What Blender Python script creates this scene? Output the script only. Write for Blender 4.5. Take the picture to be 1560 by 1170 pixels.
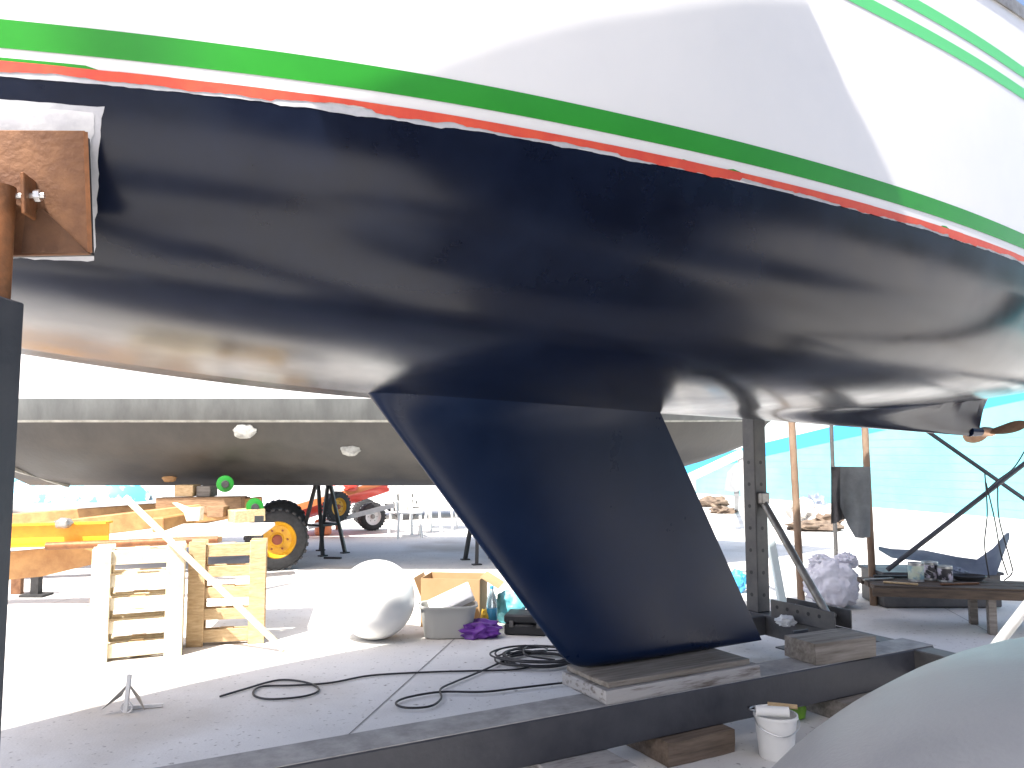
import bpy, bmesh, math, random
import numpy as np
from mathutils import Vector, Matrix, noise as mnoise

for o in list(bpy.data.objects): bpy.data.objects.remove(o)
S = bpy.context.scene
COL = S.collection
R = math.radians
random.seed(7)

# ------------------------------------------------------------ camera, sky, sun
FPX, EYE = 1213.0, 1.45
PITCH = math.atan(105 / FPX)
cam = bpy.data.cameras.new('camera'); cam.sensor_width = 36; cam.lens = 36 * FPX / 1560
cam.clip_start = .05; cam.clip_end = 3000
camo = bpy.data.objects.new('camera', cam); COL.objects.link(camo)
camo.location = (0, 0, EYE); camo.rotation_euler = (R(90) + PITCH, 0, 0)
S.camera = camo

LIGHT = Vector((.54*.8765+(-.33)*.4814, .54*.4814+.33*.8765, -1.0)).normalized()          # the way sunlight travels
SUN_EL = math.asin(-LIGHT.z)
w = bpy.data.worlds.new('World'); S.world = w; w.use_nodes = True
nt = w.node_tree; bg = nt.nodes['Background']
sky = nt.nodes.new('ShaderNodeTexSky'); sky.sky_type = 'NISHITA'; sky.sun_disc = False
sky.sun_elevation = SUN_EL; sky.sun_rotation = math.atan2(-LIGHT.x, -LIGHT.y) % (2 * math.pi)
sky.air_density = .8; sky.dust_density = 4.0; sky.ozone_density = 1.0
nt.links.new(sky.outputs[0], bg.inputs[0]); bg.inputs[1].default_value = .15
sl = bpy.data.lights.new('sun', 'SUN'); sl.energy = 5.0; sl.angle = R(.53); sl.color = (1, .955, .88)
so = bpy.data.objects.new('sun', sl); COL.objects.link(so)
so.rotation_euler = LIGHT.to_track_quat('-Z', 'Y').to_euler()
V = S.view_settings; V.view_transform = 'Standard'; V.look = 'None'; V.gamma = 1; V.exposure = 1.2
V.use_curve_mapping = False
S.render.engine = 'CYCLES'

# ------------------------------------------------------------ pixel helpers (photograph is 1560 x 1170)
_F = Vector((0, math.cos(PITCH), math.sin(PITCH))); _U = Vector((0, -math.sin(PITCH), math.cos(PITCH)))
CAM = Vector((0, 0, EYE))
def ray(px, py): return _F * FPX + Vector((1, 0, 0)) * (px - 780) - _U * (py - 585)
def G(px, py, z=0.0):                                    # pixel -> point on the level z
    d = ray(px, py); return CAM + d * ((z - EYE) / d.z)
def D(px, py, depth):                                    # pixel -> point at a distance along y
    d = ray(px, py); return CAM + d * (depth / d.y)

# ------------------------------------------------------------ materials
MATS = {}
def mat(name, col, rough=.6, metal=0., col2=None, nscale=6., contrast=(.35, .65), bump=0., bscale=40., rvar=0.,
        stretch=(1, 1, 1), spec=.5, trans=0., detail=6., coat=0., sub=0.):
    m = bpy.data.materials.new(name); m.use_nodes = True; t = m.node_tree; p = t.nodes['Principled BSDF']
    p.inputs['Base Color'].default_value = (*col, 1); p.inputs['Roughness'].default_value = rough
    p.inputs['Metallic'].default_value = metal; p.inputs['Specular IOR Level'].default_value = spec
    p.inputs['Transmission Weight'].default_value = trans; p.inputs['Coat Weight'].default_value = coat
    tc = t.nodes.new('ShaderNodeTexCoord'); mp = t.nodes.new('ShaderNodeMapping'); mp.inputs['Scale'].default_value = stretch
    t.links.new(tc.outputs['Object'], mp.inputs[0])
    n = t.nodes.new('ShaderNodeTexNoise'); n.inputs['Scale'].default_value = nscale; n.inputs['Detail'].default_value = detail
    n.inputs['Roughness'].default_value = .62
    t.links.new(mp.outputs[0], n.inputs['Vector'])
    if col2:
        r = t.nodes.new('ShaderNodeValToRGB'); r.color_ramp.elements[0].position = contrast[0]; r.color_ramp.elements[1].position = contrast[1]
        r.color_ramp.elements[0].color = (*col, 1); r.color_ramp.elements[1].color = (*col2, 1)
        t.links.new(n.outputs[0], r.inputs[0]); t.links.new(r.outputs[0], p.inputs['Base Color'])
    if rvar:
        mr = t.nodes.new('ShaderNodeMapRange'); mr.inputs[1].default_value = .3; mr.inputs[2].default_value = .7
        mr.inputs[3].default_value = max(.03, rough - rvar); mr.inputs[4].default_value = min(1, rough + rvar)
        t.links.new(n.outputs[0], mr.inputs[0]); t.links.new(mr.outputs[0], p.inputs['Roughness'])
    if bump:
        n2 = t.nodes.new('ShaderNodeTexNoise'); n2.inputs['Scale'].default_value = bscale; n2.inputs['Detail'].default_value = 5
        t.links.new(mp.outputs[0], n2.inputs['Vector'])
        b = t.nodes.new('ShaderNodeBump'); b.inputs['Strength'].default_value = bump; b.inputs['Distance'].default_value = .01
        t.links.new(n2.outputs[0], b.inputs['Height']); t.links.new(b.outputs[0], p.inputs['Normal'])
    MATS[name] = m; return m

mat('antifoul', (.003, .005, .014), .22, col2=(.005, .009, .024), nscale=3.0, rvar=.05, bump=.018, bscale=9, spec=.30)
mat('keel_paint', (.002, .009, .034), .31, col2=(.005, .015, .048), nscale=3, contrast=(.3, .75), rvar=.06, bump=.03, bscale=10, spec=.26)
mat('gelcoat', (.71, .70, .70), .16, col2=(.67, .665, .67), nscale=1.5, coat=.3)
mat('navy_gelcoat', (.012, .02, .05), .2)
mat('green_tape', (.018, .225, .016), .24, col2=(.021, .25, .018), nscale=5)
mat('mint_tape', (.10, .50, .17), .3)
mat('red_tape', (.52, .050, .030), .45, col2=(.60, .08, .035), nscale=14, bump=.1)
mat('primer', (.36, .37, .40), .6, col2=(.48, .48, .51), nscale=18, bump=.15)
mat('primer_white', (.60, .60, .61), .6, col2=(.46, .46, .49), nscale=15, bump=.15)
mat('bronze', (.48, .28, .17), .45, metal=.35, col2=(.58, .38, .25), nscale=30, bump=.1)
mat('rust', (.10, .040, .017), .68, metal=.25, col2=(.24, .12, .06), nscale=9, bump=.35, bscale=60, rvar=.15)
mat('rust_shadow', (.065, .027, .012), .7, metal=.2, col2=(.11, .05, .022), nscale=11, bump=.3, bscale=60)
mat('rust_pipe', (.30, .12, .045), .55, metal=.3, col2=(.16, .07, .03), nscale=12, bump=.25, bscale=70)
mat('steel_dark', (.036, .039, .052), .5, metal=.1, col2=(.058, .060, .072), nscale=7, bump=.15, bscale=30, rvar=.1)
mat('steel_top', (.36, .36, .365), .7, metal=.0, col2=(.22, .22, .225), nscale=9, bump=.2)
mat('steel_grey', (.085, .084, .088), .55, metal=.3, col2=(.14, .135, .13), nscale=8, bump=.2, rvar=.1)
mat('galv', (.36, .35, .33), .42, metal=.6, col2=(.22, .20, .18), nscale=12, bump=.15)
mat('bolt', (.6, .6, .6), .3, metal=.9)
mat('black_paint', (.018, .019, .022), .5)
mat('rubber', (.022, .022, .024), .75, col2=(.04, .04, .042), nscale=20, bump=.2)
mat('timber_grey', (.29, .265, .24), .85, col2=(.15, .13, .11), nscale=4, stretch=(.7, 9, 9), bump=.5, bscale=7)
mat('timber_paint', (.37, .36, .36), .8, col2=(.13, .11, .10), nscale=4, contrast=(.50, .66), stretch=(1, 5, 9), bump=.5, bscale=9)
mat('timber_dark', (.20, .15, .115), .85, col2=(.10, .075, .055), nscale=4, stretch=(.7, 9, 9), bump=.5, bscale=7)
mat('timber_new', (.62, .46, .27), .75, col2=(.46, .31, .16), nscale=7, stretch=(2, 9, 9), bump=.3, bscale=14)
mat('timber_brown', (.33, .20, .11), .8, col2=(.20, .12, .065), nscale=6, stretch=(1.5, 8, 8), bump=.4, bscale=14)
mat('bench_wood', (.12, .085, .06), .8, col2=(.055, .04, .03), nscale=5, stretch=(1, 8, 8), bump=.4, bscale=9)
mat('pallet_wood', (.84, .76, .58), .8, col2=(.70, .58, .40), nscale=6, stretch=(3, 3, 3), bump=.3, bscale=22)
mat('concrete', (.68, .67, .655), .85, col2=(.59, .58, .565), nscale=1.3, contrast=(.3, .72), bump=.25, bscale=60, detail=10)
mat('joint', (.16, .155, .15), .9)
mat('yellow', (.74, .38, .018), .45, col2=(.66, .30, .015), nscale=8, bump=.05)
mat('ochre', (.46, .26, .10), .6, col2=(.32, .16, .06), nscale=7, bump=.2)
mat('rim_yellow', (.72, .40, .02), .4, col2=(.58, .28, .02), nscale=14)
mat('hub_red', (.25, .06, .03), .6)
mat('green_plastic', (.012, .19, .02), .4)
mat('lime_plastic', (.22, .50, .04), .35)
mat('white_plastic', (.84, .84, .82), .4)
mat('white_steel', (.72, .72, .72), .45, col2=(.6, .6, .6), nscale=12)
mat('pale_blue_steel', (.52, .60, .62), .5)
mat('cardboard', (.45, .29, .15), .85, col2=(.39, .25, .125), nscale=5)
mat('tub', (.42, .42, .40), .5)
mat('foam', (.82, .82, .80), .8)
mat('purple', (.10, .02, .23), .45, col2=(.15, .035, .32), nscale=12, bump=.3)
mat('label_yellow', (.75, .48, .05), .5)
mat('pet', (.75, .88, .95), .12, trans=.75)
mat('bottle_blue', (.08, .38, .62), .25, trans=.25)
mat('cyan_bag', (.10, .48, .56), .5, col2=(.25, .62, .70), nscale=9, bump=.3)
mat('blue_bag', (.03, .28, .58), .5, col2=(.1, .42, .7), nscale=10, bump=.4)
mat('red_paint', (.62, .05, .03), .35, coat=.3)
mat('orange_paint', (.70, .22, .08), .45)
mat('blue_glass', (.03, .13, .33), .12)
mat('blue_tarp', (.10, .42, .66), .5, col2=(.65, .75, .78), nscale=2.2, contrast=(.47, .53))
mat('wall_turq', (.14, .46, .53), .8, col2=(.19, .52, .58), nscale=.7, bump=.2, bscale=12)
mat('wall_white', (.60, .72, .72), .85, col2=(.55, .68, .70), nscale=1)
mat('wall_blue', (.045, .33, .58), .75)
mat('block_joint', (.18, .50, .56), .9)
mat('cloth_grey', (.24, .25, .26), .9, col2=(.31, .32, .33), nscale=9, bump=.3)
mat('cloth_dark', (.13, .125, .13), .9, col2=(.18, .17, .17), nscale=9, bump=.3)
mat('lilac_bag', (.66, .65, .73), .5, col2=(.75, .74, .80), nscale=7, bump=.5, bscale=18)
mat('tarp_slate', (.15, .18, .24), .6, col2=(.21, .24, .30), nscale=6, bump=.3)
mat('dinghy_grey', (.21, .22, .245), .42, col2=(.29, .30, .32), nscale=2.2, contrast=(.25, .75), rvar=.12, bump=.12, bscale=90)
mat('old_paint', (.026, .025, .024), .5, col2=(.055, .051, .046), nscale=2.3, stretch=(1, 1, .45), bump=.2, bscale=20, detail=10, rvar=.1)
mat('boot_grey', (.085, .09, .09), .5, col2=(.13, .137, .135), nscale=5, stretch=(1, 1, .3))
mat('scum', (.42, .41, .37), .8, col2=(.25, .25, .22), nscale=9)
mat('zinc', (.26, .26, .24), .7, col2=(.42, .42, .39), nscale=25, bump=.6, bscale=30)
mat('pole_rust', (.20, .115, .07), .65, col2=(.30, .215, .15), nscale=6, stretch=(1, 1, .4), bump=.2)
mat('debris', (.20, .15, .11), .85, col2=(.08, .055, .04), nscale=8, bump=.3)
mat('stone', (.55, .53, .50), .9, col2=(.38, .36, .34), nscale=6, bump=.4)
mat('gobo', (.72, .70, .64), .85)
mat('leaf', (.05, .09, .025), .7, col2=(.09, .13, .04), nscale=20)
mat('bark', (.10, .075, .05), .9)
mat('cable', (.020, .021, .025), .5)
mat('paint_tin', (.35, .36, .37), .35, metal=.7, col2=(.5, .5, .5), nscale=9)
mat('tin_label', (.55, .62, .50), .5, col2=(.25, .40, .45), nscale=12, contrast=(.45, .55))
mat('speckle', (.05, .05, .06), .5, col2=(.66, .62, .72), nscale=14, contrast=(.47, .53))

# ------------------------------------------------------------ mesh helpers
def new(): return bmesh.new()
def box(bm, c, size, rot=None, bev=0.):
    t = bmesh.new(); bmesh.ops.create_cube(t, size=1)
    bmesh.ops.scale(t, vec=size, verts=t.verts)
    if bev: bmesh.ops.bevel(t, geom=t.edges[:], offset=bev, segments=1, affect='EDGES', profile=.5)
    M = Matrix.Translation(Vector(c)) @ (rot if rot is not None else Matrix.Identity(4))
    t.transform(M); me = bpy.data.meshes.new('t'); t.to_mesh(me); bm.from_mesh(me); bpy.data.meshes.remove(me); t.free(); return bm
def rotz(a): return Matrix.Rotation(a, 4, 'Z')
def frame_of(a, b):
    d = (Vector(b) - Vector(a)); q = d.to_track_quat('Z', 'Y'); return d.length, q.to_matrix().to_4x4()
def tube(bm, a, b, r, r2=None, n=12, cap=True):
    L, M = frame_of(a, b); r2 = r if r2 is None else r2
    t = bmesh.new(); bmesh.ops.create_cone(t, cap_ends=cap, segments=n, radius1=r, radius2=r2, depth=L)
    t.transform(Matrix.Translation((Vector(a) + Vector(b)) / 2) @ M)
    me = bpy.data.meshes.new('t'); t.to_mesh(me); bm.from_mesh(me); bpy.data.meshes.remove(me); t.free(); return bm
def bar(bm, a, b, wx, wy, bev=0., up=(0, 0, 1)):           # rectangular bar from a to b
    a = Vector(a); b = Vector(b); z = (b - a).normalized(); u = Vector(up)
    if abs(z.dot(u)) > .98: u = Vector((0, 1, 0))
    x = u.cross(z).normalized(); y = z.cross(x)
    M = Matrix((x, y, z)).transposed().to_4x4()
    return box(bm, (a + b) / 2, (wx, wy, (b - a).length), M, bev)
def path(bm, pts, r, n=8, smooth=6):
    P = [Vector(p) for p in pts]; Q = []
    for i in range(len(P) - 1):
        p0, p1, p2, p3 = P[max(0, i - 1)], P[i], P[i + 1], P[min(len(P) - 1, i + 2)]
        for k in range(smooth):
            t = k / smooth
            Q.append(.5 * ((2 * p1) + (p2 - p0) * t + (2 * p0 - 5 * p1 + 4 * p2 - p3) * t * t + (3 * p1 - p0 - 3 * p2 + p3) * t ** 3))
    Q.append(P[-1]); rings = []
    for i, q in enumerate(Q):
        d = (Q[min(i + 1, len(Q) - 1)] - Q[max(0, i - 1)]).normalized()
        u = Vector((0, 0, 1)) if abs(d.z) < .95 else Vector((1, 0, 0))
        x = u.cross(d).normalized(); y = d.cross(x)
        rings.append([bm.verts.new(q + x * (r * math.cos(2 * math.pi * k / n)) + y * (r * math.sin(2 * math.pi * k / n))) for k in range(n)])
    for a, b in zip(rings, rings[1:]):
        for k in range(n): bm.faces.new((a[k], a[(k + 1) % n], b[(k + 1) % n], b[k]))
    bm.faces.new(rings[0][::-1]); bm.faces.new(rings[-1]); return bm
def lathe(bm, c, prof, n=24, axis=None, cap=True):                   # prof: (radius, height)
    c = Vector(c); M = axis if axis is not None else Matrix.Identity(4); rings = []
    for r, h in prof:
        rings.append([bm.verts.new(c + M @ Vector((max(r, 1e-4) * math.cos(2 * math.pi * k / n), max(r, 1e-4) * math.sin(2 * math.pi * k / n), h))) for k in range(n)])
    for a, b in zip(rings, rings[1:]):
        for k in range(n): bm.faces.new((a[k], a[(k + 1) % n], b[(k + 1) % n], b[k]))
    if cap: bm.faces.new(rings[0][::-1]); bm.faces.new(rings[-1])
    return bm
def loft(bm, rows, mats=None, closed=False, caps=False):
    vs = [[bm.verts.new(p) for p in r] for r in rows]; m = len(rows[0])
    for i in range(len(vs) - 1):
        for k in range(m if closed else m - 1):
            f = bm.faces.new((vs[i][k], vs[i][(k + 1) % m], vs[i + 1][(k + 1) % m], vs[i + 1][k]))
            if mats: f.material_index = mats[k]
    if caps:
        bm.faces.new(vs[0][::-1]); bm.faces.new(vs[-1])
    return bm
def prism(bm, pts, thick):                                 # flat outline given a thickness vector
    t = Vector(thick); a = [bm.verts.new(Vector(p)) for p in pts]; b = [bm.verts.new(Vector(p) + t) for p in pts]
    n = len(a); bm.faces.new(a[::-1]); bm.faces.new(b)
    for k in range(n): bm.faces.new((a[k], a[(k + 1) % n], b[(k + 1) % n], b[k]))
    return bm
def blob(bm, c, size, seed=0, amp=.18, freq=2.2, sub=4, flat=0.):
    t = bmesh.new(); bmesh.ops.create_icosphere(t, subdivisions=sub, radius=1)
    for v in t.verts:
        p = v.co.copy(); k = 1 + amp * mnoise.noise(p * freq + Vector((seed * 7.3, seed, 0))) + amp * .5 * mnoise.noise(p * freq * 2.7 + Vector((0, seed * 3.1, 5)))
        k += amp * .35 * abs(mnoise.noise(p * freq * 5 + Vector((seed, 9, 2))))
        q = p * k; q.z = max(q.z, -1 + flat); v.co = Vector((q.x * size[0], q.y * size[1], q.z * size[2])) + Vector(c)
    me = bpy.data.meshes.new('t'); t.to_mesh(me); bm.from_mesh(me); bpy.data.meshes.remove(me); t.free(); return bm

def finish(bm, name, mats, smooth=None):
    bmesh.ops.recalc_face_normals(bm, faces=bm.faces)
    me = bpy.data.meshes.new(name); bm.to_mesh(me); bm.free()
    for m in (mats if isinstance(mats, (list, tuple)) else [mats]): me.materials.append(MATS[m])
    if smooth is not None:
        me.shade_smooth(); me.set_sharp_from_angle(angle=R(smooth))
    return me
def thing(name, label, cat, loc=(0, 0, 0), rz=0., group=None):
    o = bpy.data.objects.new(name, None); COL.objects.link(o); o.location = loc; o.rotation_euler = (0, 0, rz)
    o.empty_display_size = .1
    o['label'] = label; o['category'] = cat
    if group: o['group'] = group
    return o
def inv(o):
    return (Matrix.Translation(o.location) @ o.rotation_euler.to_matrix().to_4x4()).inverted()
def part(parent, name, bm, mats, smooth=40, world=False, label=None):
    me = finish(bm, name, mats, smooth)
    if world:
        M = inv(parent) if parent.parent is None else (inv(parent) @ inv(parent.parent))
        me.transform(M)
    o = bpy.data.objects.new(name, me); COL.objects.link(o); o.parent = parent
    if label: o['label'] = label
    return o
def single(name, bm, mats, label, cat, base, smooth=40, group=None):
    me = finish(bm, name, mats, smooth); me.transform(Matrix.Translation(-Vector(base)))
    o = bpy.data.objects.new(name, me); COL.objects.link(o); o.location = base
    o['label'] = label; o['category'] = cat
    if group: o['group'] = group
    return o
def struct(name, bm, mats, smooth=None, kind='structure'):
    o = bpy.data.objects.new(name, finish(bm, name, mats, smooth)); COL.objects.link(o); o['kind'] = kind; return o
def copy_tree(o, parent=None):
    c = o.copy(); COL.objects.link(c); c.parent = parent
    for ch in [x for x in bpy.data.objects if x.parent == o]: copy_tree(ch, c)
    return c

# ------------------------------------------------------------ ground
def ground_mat():
    m = MATS['concrete']; t = m.node_tree; p = t.nodes['Principled BSDF']
    src = p.inputs['Base Color'].links[0].from_socket
    tc = t.nodes['Texture Coordinate']
    n = t.nodes.new('ShaderNodeTexNoise'); n.inputs['Scale'].default_value = .55; n.inputs['Detail'].default_value = 8
    t.links.new(tc.outputs['Object'], n.inputs['Vector'])
    r = t.nodes.new('ShaderNodeValToRGB'); r.color_ramp.elements[0].position = .50; r.color_ramp.elements[1].position = .70
    t.links.new(n.outputs[0], r.inputs[0])
    mx = t.nodes.new('ShaderNodeMix'); mx.data_type = 'RGBA'; mx.blend_type = 'MIX'
    t.links.new(r.outputs[0], mx.inputs[0]); t.links.new(src, mx.inputs[6]); mx.inputs[7].default_value = (.40, .365, .32, 1)
    n3 = t.nodes.new('ShaderNodeTexNoise'); n3.inputs['Scale'].default_value = 26; n3.inputs['Detail'].default_value = 3
    t.links.new(tc.outputs['Object'], n3.inputs['Vector'])
    r3 = t.nodes.new('ShaderNodeValToRGB'); r3.color_ramp.elements[0].position = .63; r3.color_ramp.elements[1].position = .72
    t.links.new(n3.outputs[0], r3.inputs[0])
    m2 = t.nodes.new('ShaderNodeMix'); m2.data_type = 'RGBA'
    t.links.new(r3.outputs[0], m2.inputs[0]); t.links.new(mx.outputs[2], m2.inputs[6]); m2.inputs[7].default_value = (.30, .285, .27, 1)
    t.links.new(m2.outputs[2], p.inputs['Base Color'])
ground_mat()
bm = new(); bmesh.ops.create_grid(bm, x_segments=4, y_segments=4, size=700)
ground = struct('ground', bm, 'concrete')
def joint(a, b):
    bm = new(); a = Vector(a); b = Vector(b); d = (b - a).normalized(); n = Vector((-d.y, d.x, 0)) * .003
    vs = [bm.verts.new(p + Vector((0, 0, .004))) for p in (a - n, b - n, b + n, a + n)]; bm.faces.new(vs)
    me = finish(bm, 'slab_joint', 'joint'); o = bpy.data.objects.new('slab_joint', me); COL.objects.link(o); o.parent = ground
ja, jb = G(680, 985), G(520, 1130); jd = (jb - ja)
joint(ja - jd * 6, jb + jd * 2)
perp = Vector((-jd.y, jd.x, 0)).normalized()
for k in (-4.2, 4.2): joint(ja - jd * 8 + perp * k, jb + jd * 3 + perp * k)

# ------------------------------------------------------------ the yacht
ANG = R(28.778); P0 = Vector((.2874, 3.9794, 0))
UX, UY = math.cos(ANG), math.sin(ANG)
def W(s, b, z): return Vector((P0.x + s * UX + b * UY, P0.y + s * UY - b * UX, z))    # b > 0 is the side with the stripes in view
def cubic(xs, ys):
    xs = np.array(xs, float); ys = np.array(ys, float); h = np.diff(xs); d = np.diff(ys) / h; m = np.zeros(len(xs))
    m[0], m[-1] = d[0], d[-1]
    for i in range(1, len(xs) - 1): m[i] = (d[i - 1] * h[i] + d[i] * h[i - 1]) / (h[i] + h[i - 1])
    def fn(x):
        x = min(max(x, xs[0]), xs[-1]); i = min(int(np.searchsorted(xs, x, 'right')) - 1, len(h) - 1); t = (x - xs[i]) / h[i]
        return float((2*t**3-3*t*t+1)*ys[i] + (t**3-2*t*t+t)*h[i]*m[i] + (-2*t**3+3*t*t)*ys[i+1] + (t**3-t*t)*h[i]*m[i+1])
    return fn
ZW = 2.35
Bw = cubic([-4.6,-4,-3.2,-2.36,-1.52,-.6,.33,1,1.75,3,4,5], [.02,.42,.84,1.16,1.365,1.442,1.43,1.37,1.255,.98,.68,.34])
Bs = cubic([-5.3,-4.6,-4,-3.2,-2.36,-1.5,-.6,.33,1,1.75,3,4,5], [.02,.42,.70,1.03,1.28,1.45,1.535,1.53,1.49,1.40,1.18,.93,.65])
Zs = cubic([-5.3,-2.4,0,2,5], [3.76,3.50,3.41,3.45,3.56])
Z0 = cubic([-5.3,-4.6,-4,-3.2,-2.34,-1.05,0,.55,1.5,2.5,3.5,4,4.6,5], [3.6,2.33,2.09,1.94,1.825,1.71,1.675,1.665,1.685,1.745,1.84,1.92,2.12,2.28])
NB, NT = 44, 26
def skeg(s):
    if s < .3 or s > 3.47: return 0, 1
    zl = 1.668 - .036 * (s - .55) if s > .55 else 1.668
    k = max(0, Z0(s) - zl)
    if s > 3.40: k *= max(0, (3.47 - s) / .07)
    wd = max(.075, .42 - .12 * (s - .3))
    return k, wd
def section(s):
    bw = Bw(s) if s > -4.6 else .02; bs = max(Bs(s), .02); zs = Zs(s); z0 = Z0(s); zw = max(ZW, z0 + .03) ; dd = zw - z0
    bs = max(bs, bw); fl = (bs - bw) / max(zs - zw, .05) * 1.25; pts = []
    q0, q1, q2, q3 = (0, z0), (.69 * bw, z0 + .05 * dd), (max(bw - fl * .86 * dd, .5 * bw), zw - .86 * dd), (bw, zw)
    k, wd = skeg(s)
    for i in range(NB + 1):
        t = (i / NB) ** 1.35
        a, b, c, d = (1-t)**3, 3*(1-t)**2*t, 3*(1-t)*t*t, t**3
        y = a*q0[0]+b*q1[0]+c*q2[0]+d*q3[0]; z = a*q0[1]+b*q1[1]+c*q2[1]+d*q3[1]
        if k: z -= k * max(0, 1 - (y / wd) ** 2) ** 1.6
        pts.append((y, z))
    h = zs - zw; q0, q1, q2, q3 = (bw, zw), (bw + fl*h/3, zw + h/3), (bs - .45*fl*h/3, zs - h/3), (bs, zs)
    for i in range(1, NT + 1):
        t = i / NT; a, b, c, d = (1-t)**3, 3*(1-t)**2*t, 3*(1-t)*t*t, t**3
        pts.append((a*q0[0]+b*q1[0]+c*q2[0]+d*q3[0], a*q0[1]+b*q1[1]+c*q2[1]+d*q3[1]))
    return pts
_sc = {}
def surf(s, z):                                            # half breadth of the hull at a height, above the bilge
    key = round(s, 4)
    if key not in _sc: _sc[key] = section(s)
    p = _sc[key]
    for (b0, z0), (b1, z1) in zip(p[6:], p[7:]):
        if z0 <= z <= z1: return b0 + (b1 - b0) * (z - z0) / max(z1 - z0, 1e-6)
    return p[-1][0]
def hull_mesh(mats):
    st = sorted(set([-5.3 + .06 * i for i in range(0, 172)] + [3.36, 3.39, 3.40, 3.415, 3.43, 3.45, 3.47, 3.48, 5.0]))
    st = [s for s in st if s <= 5.0]; rows = []; mi = None
    for s in st:
        p = section(s)
        rows.append([(s, y, z) for y, z in p[::-1]] + [(s, -y, z) for y, z in p[1:]])
    mi = [0] * NT + [1] * (2 * NB) + [0] * NT
    bm = loft(new(), rows, mi)
    p = rows[-1]; bm.faces.new([bm.verts.new(q) for q in p])   # transom
    me = finish(bm, 'hull', mats); me.shade_smooth()
    me.set_sharp_from_angle(angle=R(50))
    return me
yacht = thing('sailing_yacht', 'white yacht with black underbody, green boot stripe and swept fin keel', 'sailing yacht', P0, ANG)
hull = bpy.data.objects.new('hull', hull_mesh(['gelcoat', 'antifoul'])); COL.objects.link(hull); hull.parent = yacht
def L(s, b, z): return Vector((s, -b, z))
def strip(name, m, zlo, zhi, off, s0=-4.4, s1=4.6, ds=.05, rows=2, parent=hull, sides=(1, -1), label=None):
    bm = new()
    for sd in sides:
        grid = []; n = int((s1 - s0) / ds)
        for i in range(n + 1):
            s = s0 + (s1 - s0) * i / n; a = zlo(s) if callable(zlo) else zlo; b = zhi(s) if callable(zhi) else zhi
            b = max(b, a + .0004)
            r = []
            for k in range(rows + 1):
                z = a + (b - a) * k / rows; r.append(L(s, sd * (surf(s, z) + off), z))
            grid.append(r)
        loft(bm, grid)
    return part(parent, name, bm, m, 60, label=label)
def rag(s, seed, f=6., a=1.): return a * (mnoise.noise(Vector((s * f, seed, 0))) + .5 * mnoise.noise(Vector((s * f * 3.3, seed, 4))) + .3 * mnoise.noise(Vector((s * f * 9, seed, 8))))
low = lambda s: -.013 * min(1, max(0, (-1 - s) / 1.3))
strip('green_stripe', 'green_tape', lambda s: 2.414 + low(s) * .3, lambda s: 2.480 + low(s) * .2, .0022)
def step(s, seed, f): return mnoise.noise(Vector((math.floor(s * f) * 1.37, seed, 0)))
red_lo = lambda s: 2.354 + .014 * step(s, 3, 4) + .009 * rag(s, 5)
red_hi = lambda s: 2.380 + .002 * step(s, 8, 9)
strip('red_tape', 'red_tape', red_lo, red_hi, .0034, ds=.012, rows=1, label='ragged red masking tape under the boot stripe')
strip('green_edge', 'green_tape', lambda s: 2.374, lambda s: 2.374 + .014 * max(0, min(1, 6 * rag(s, 11, 1.0) - 1.2)), .0022, ds=.03, rows=1)
pr_lo = lambda s: min(2.346 + .015 * step(s, 21, 2.3) + .008 * rag(s, 22, 5), 2.364)
strip('primer_edge', 'primer', pr_lo, lambda s: 2.364 + .004 * rag(s, 23), .0016, ds=.012, rows=1, label='pale primer showing along the paint edge')
for zz in (3.065, 3.158): strip('sheer_stripe', 'mint_tape', lambda s, z=zz: z + (Zs(s) - 3.37 - .04 * max(0, s / 2)) * .9 - .02 * max(0, s), lambda s, z=zz: z + .048 + (Zs(s) - 3.37 - .04 * max(0, s / 2)) * .9 - .02 * max(0, s), .002, s0=-4.6)
# keel: airfoil sections swept aft
def keel():
    bm = new(); rows = []; n = 26
    zr, zt = 1.72, .40
    def planform(z):
        t = (1.71 - z) / (1.71 - .40); return -1.049 + 1.049 * t, .551 + .724 * t
    zs = list(np.linspace(zr + .12, .5, 26)) + [.465, .44, .424, .412, .404, .400]
    for z in zs:
        le, te = planform(z)
        e = max(0, (.47 - z) / .07); le += .10 * (1 - math.sqrt(max(0, 1 - e * e))) if e > 0 else 0
        fil = math.exp(-max(0, z - 1.55) * 0) * (1 + .9 * max(0, (z - 1.56) / .2) ** 2)
        thick = (.175 - .035 * (1.7 - z) / 1.3) * min(fil, 2.2) * (math.sqrt(max(.06, 1 - max(0, (.455 - z) / .056) ** 2)) if z < .455 else 1)
        ring = []
        c = te - le
        for side in (1, -1):
            for k in range(n + 1):
                if side == -1 and k in (0, n): continue
                x = (1 - math.cos(math.pi * k / n)) / 2
                if side == -1: x = (1 - math.cos(math.pi * (n - k) / n)) / 2
                y = thick / .2 * (.2969 * math.sqrt(x) - .126 * x - .3516 * x * x + .2843 * x ** 3 - .1036 * x ** 4) + .003 * math.sqrt(x)
                ring.append(L(le + c * x, side * y, z))
        rows.append(ring)
    loft(bm, rows, closed=True, caps=True); return bm
part(yacht, 'keel', keel(), 'keel_paint', 50, label='swept black fin keel standing on timber')
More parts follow.
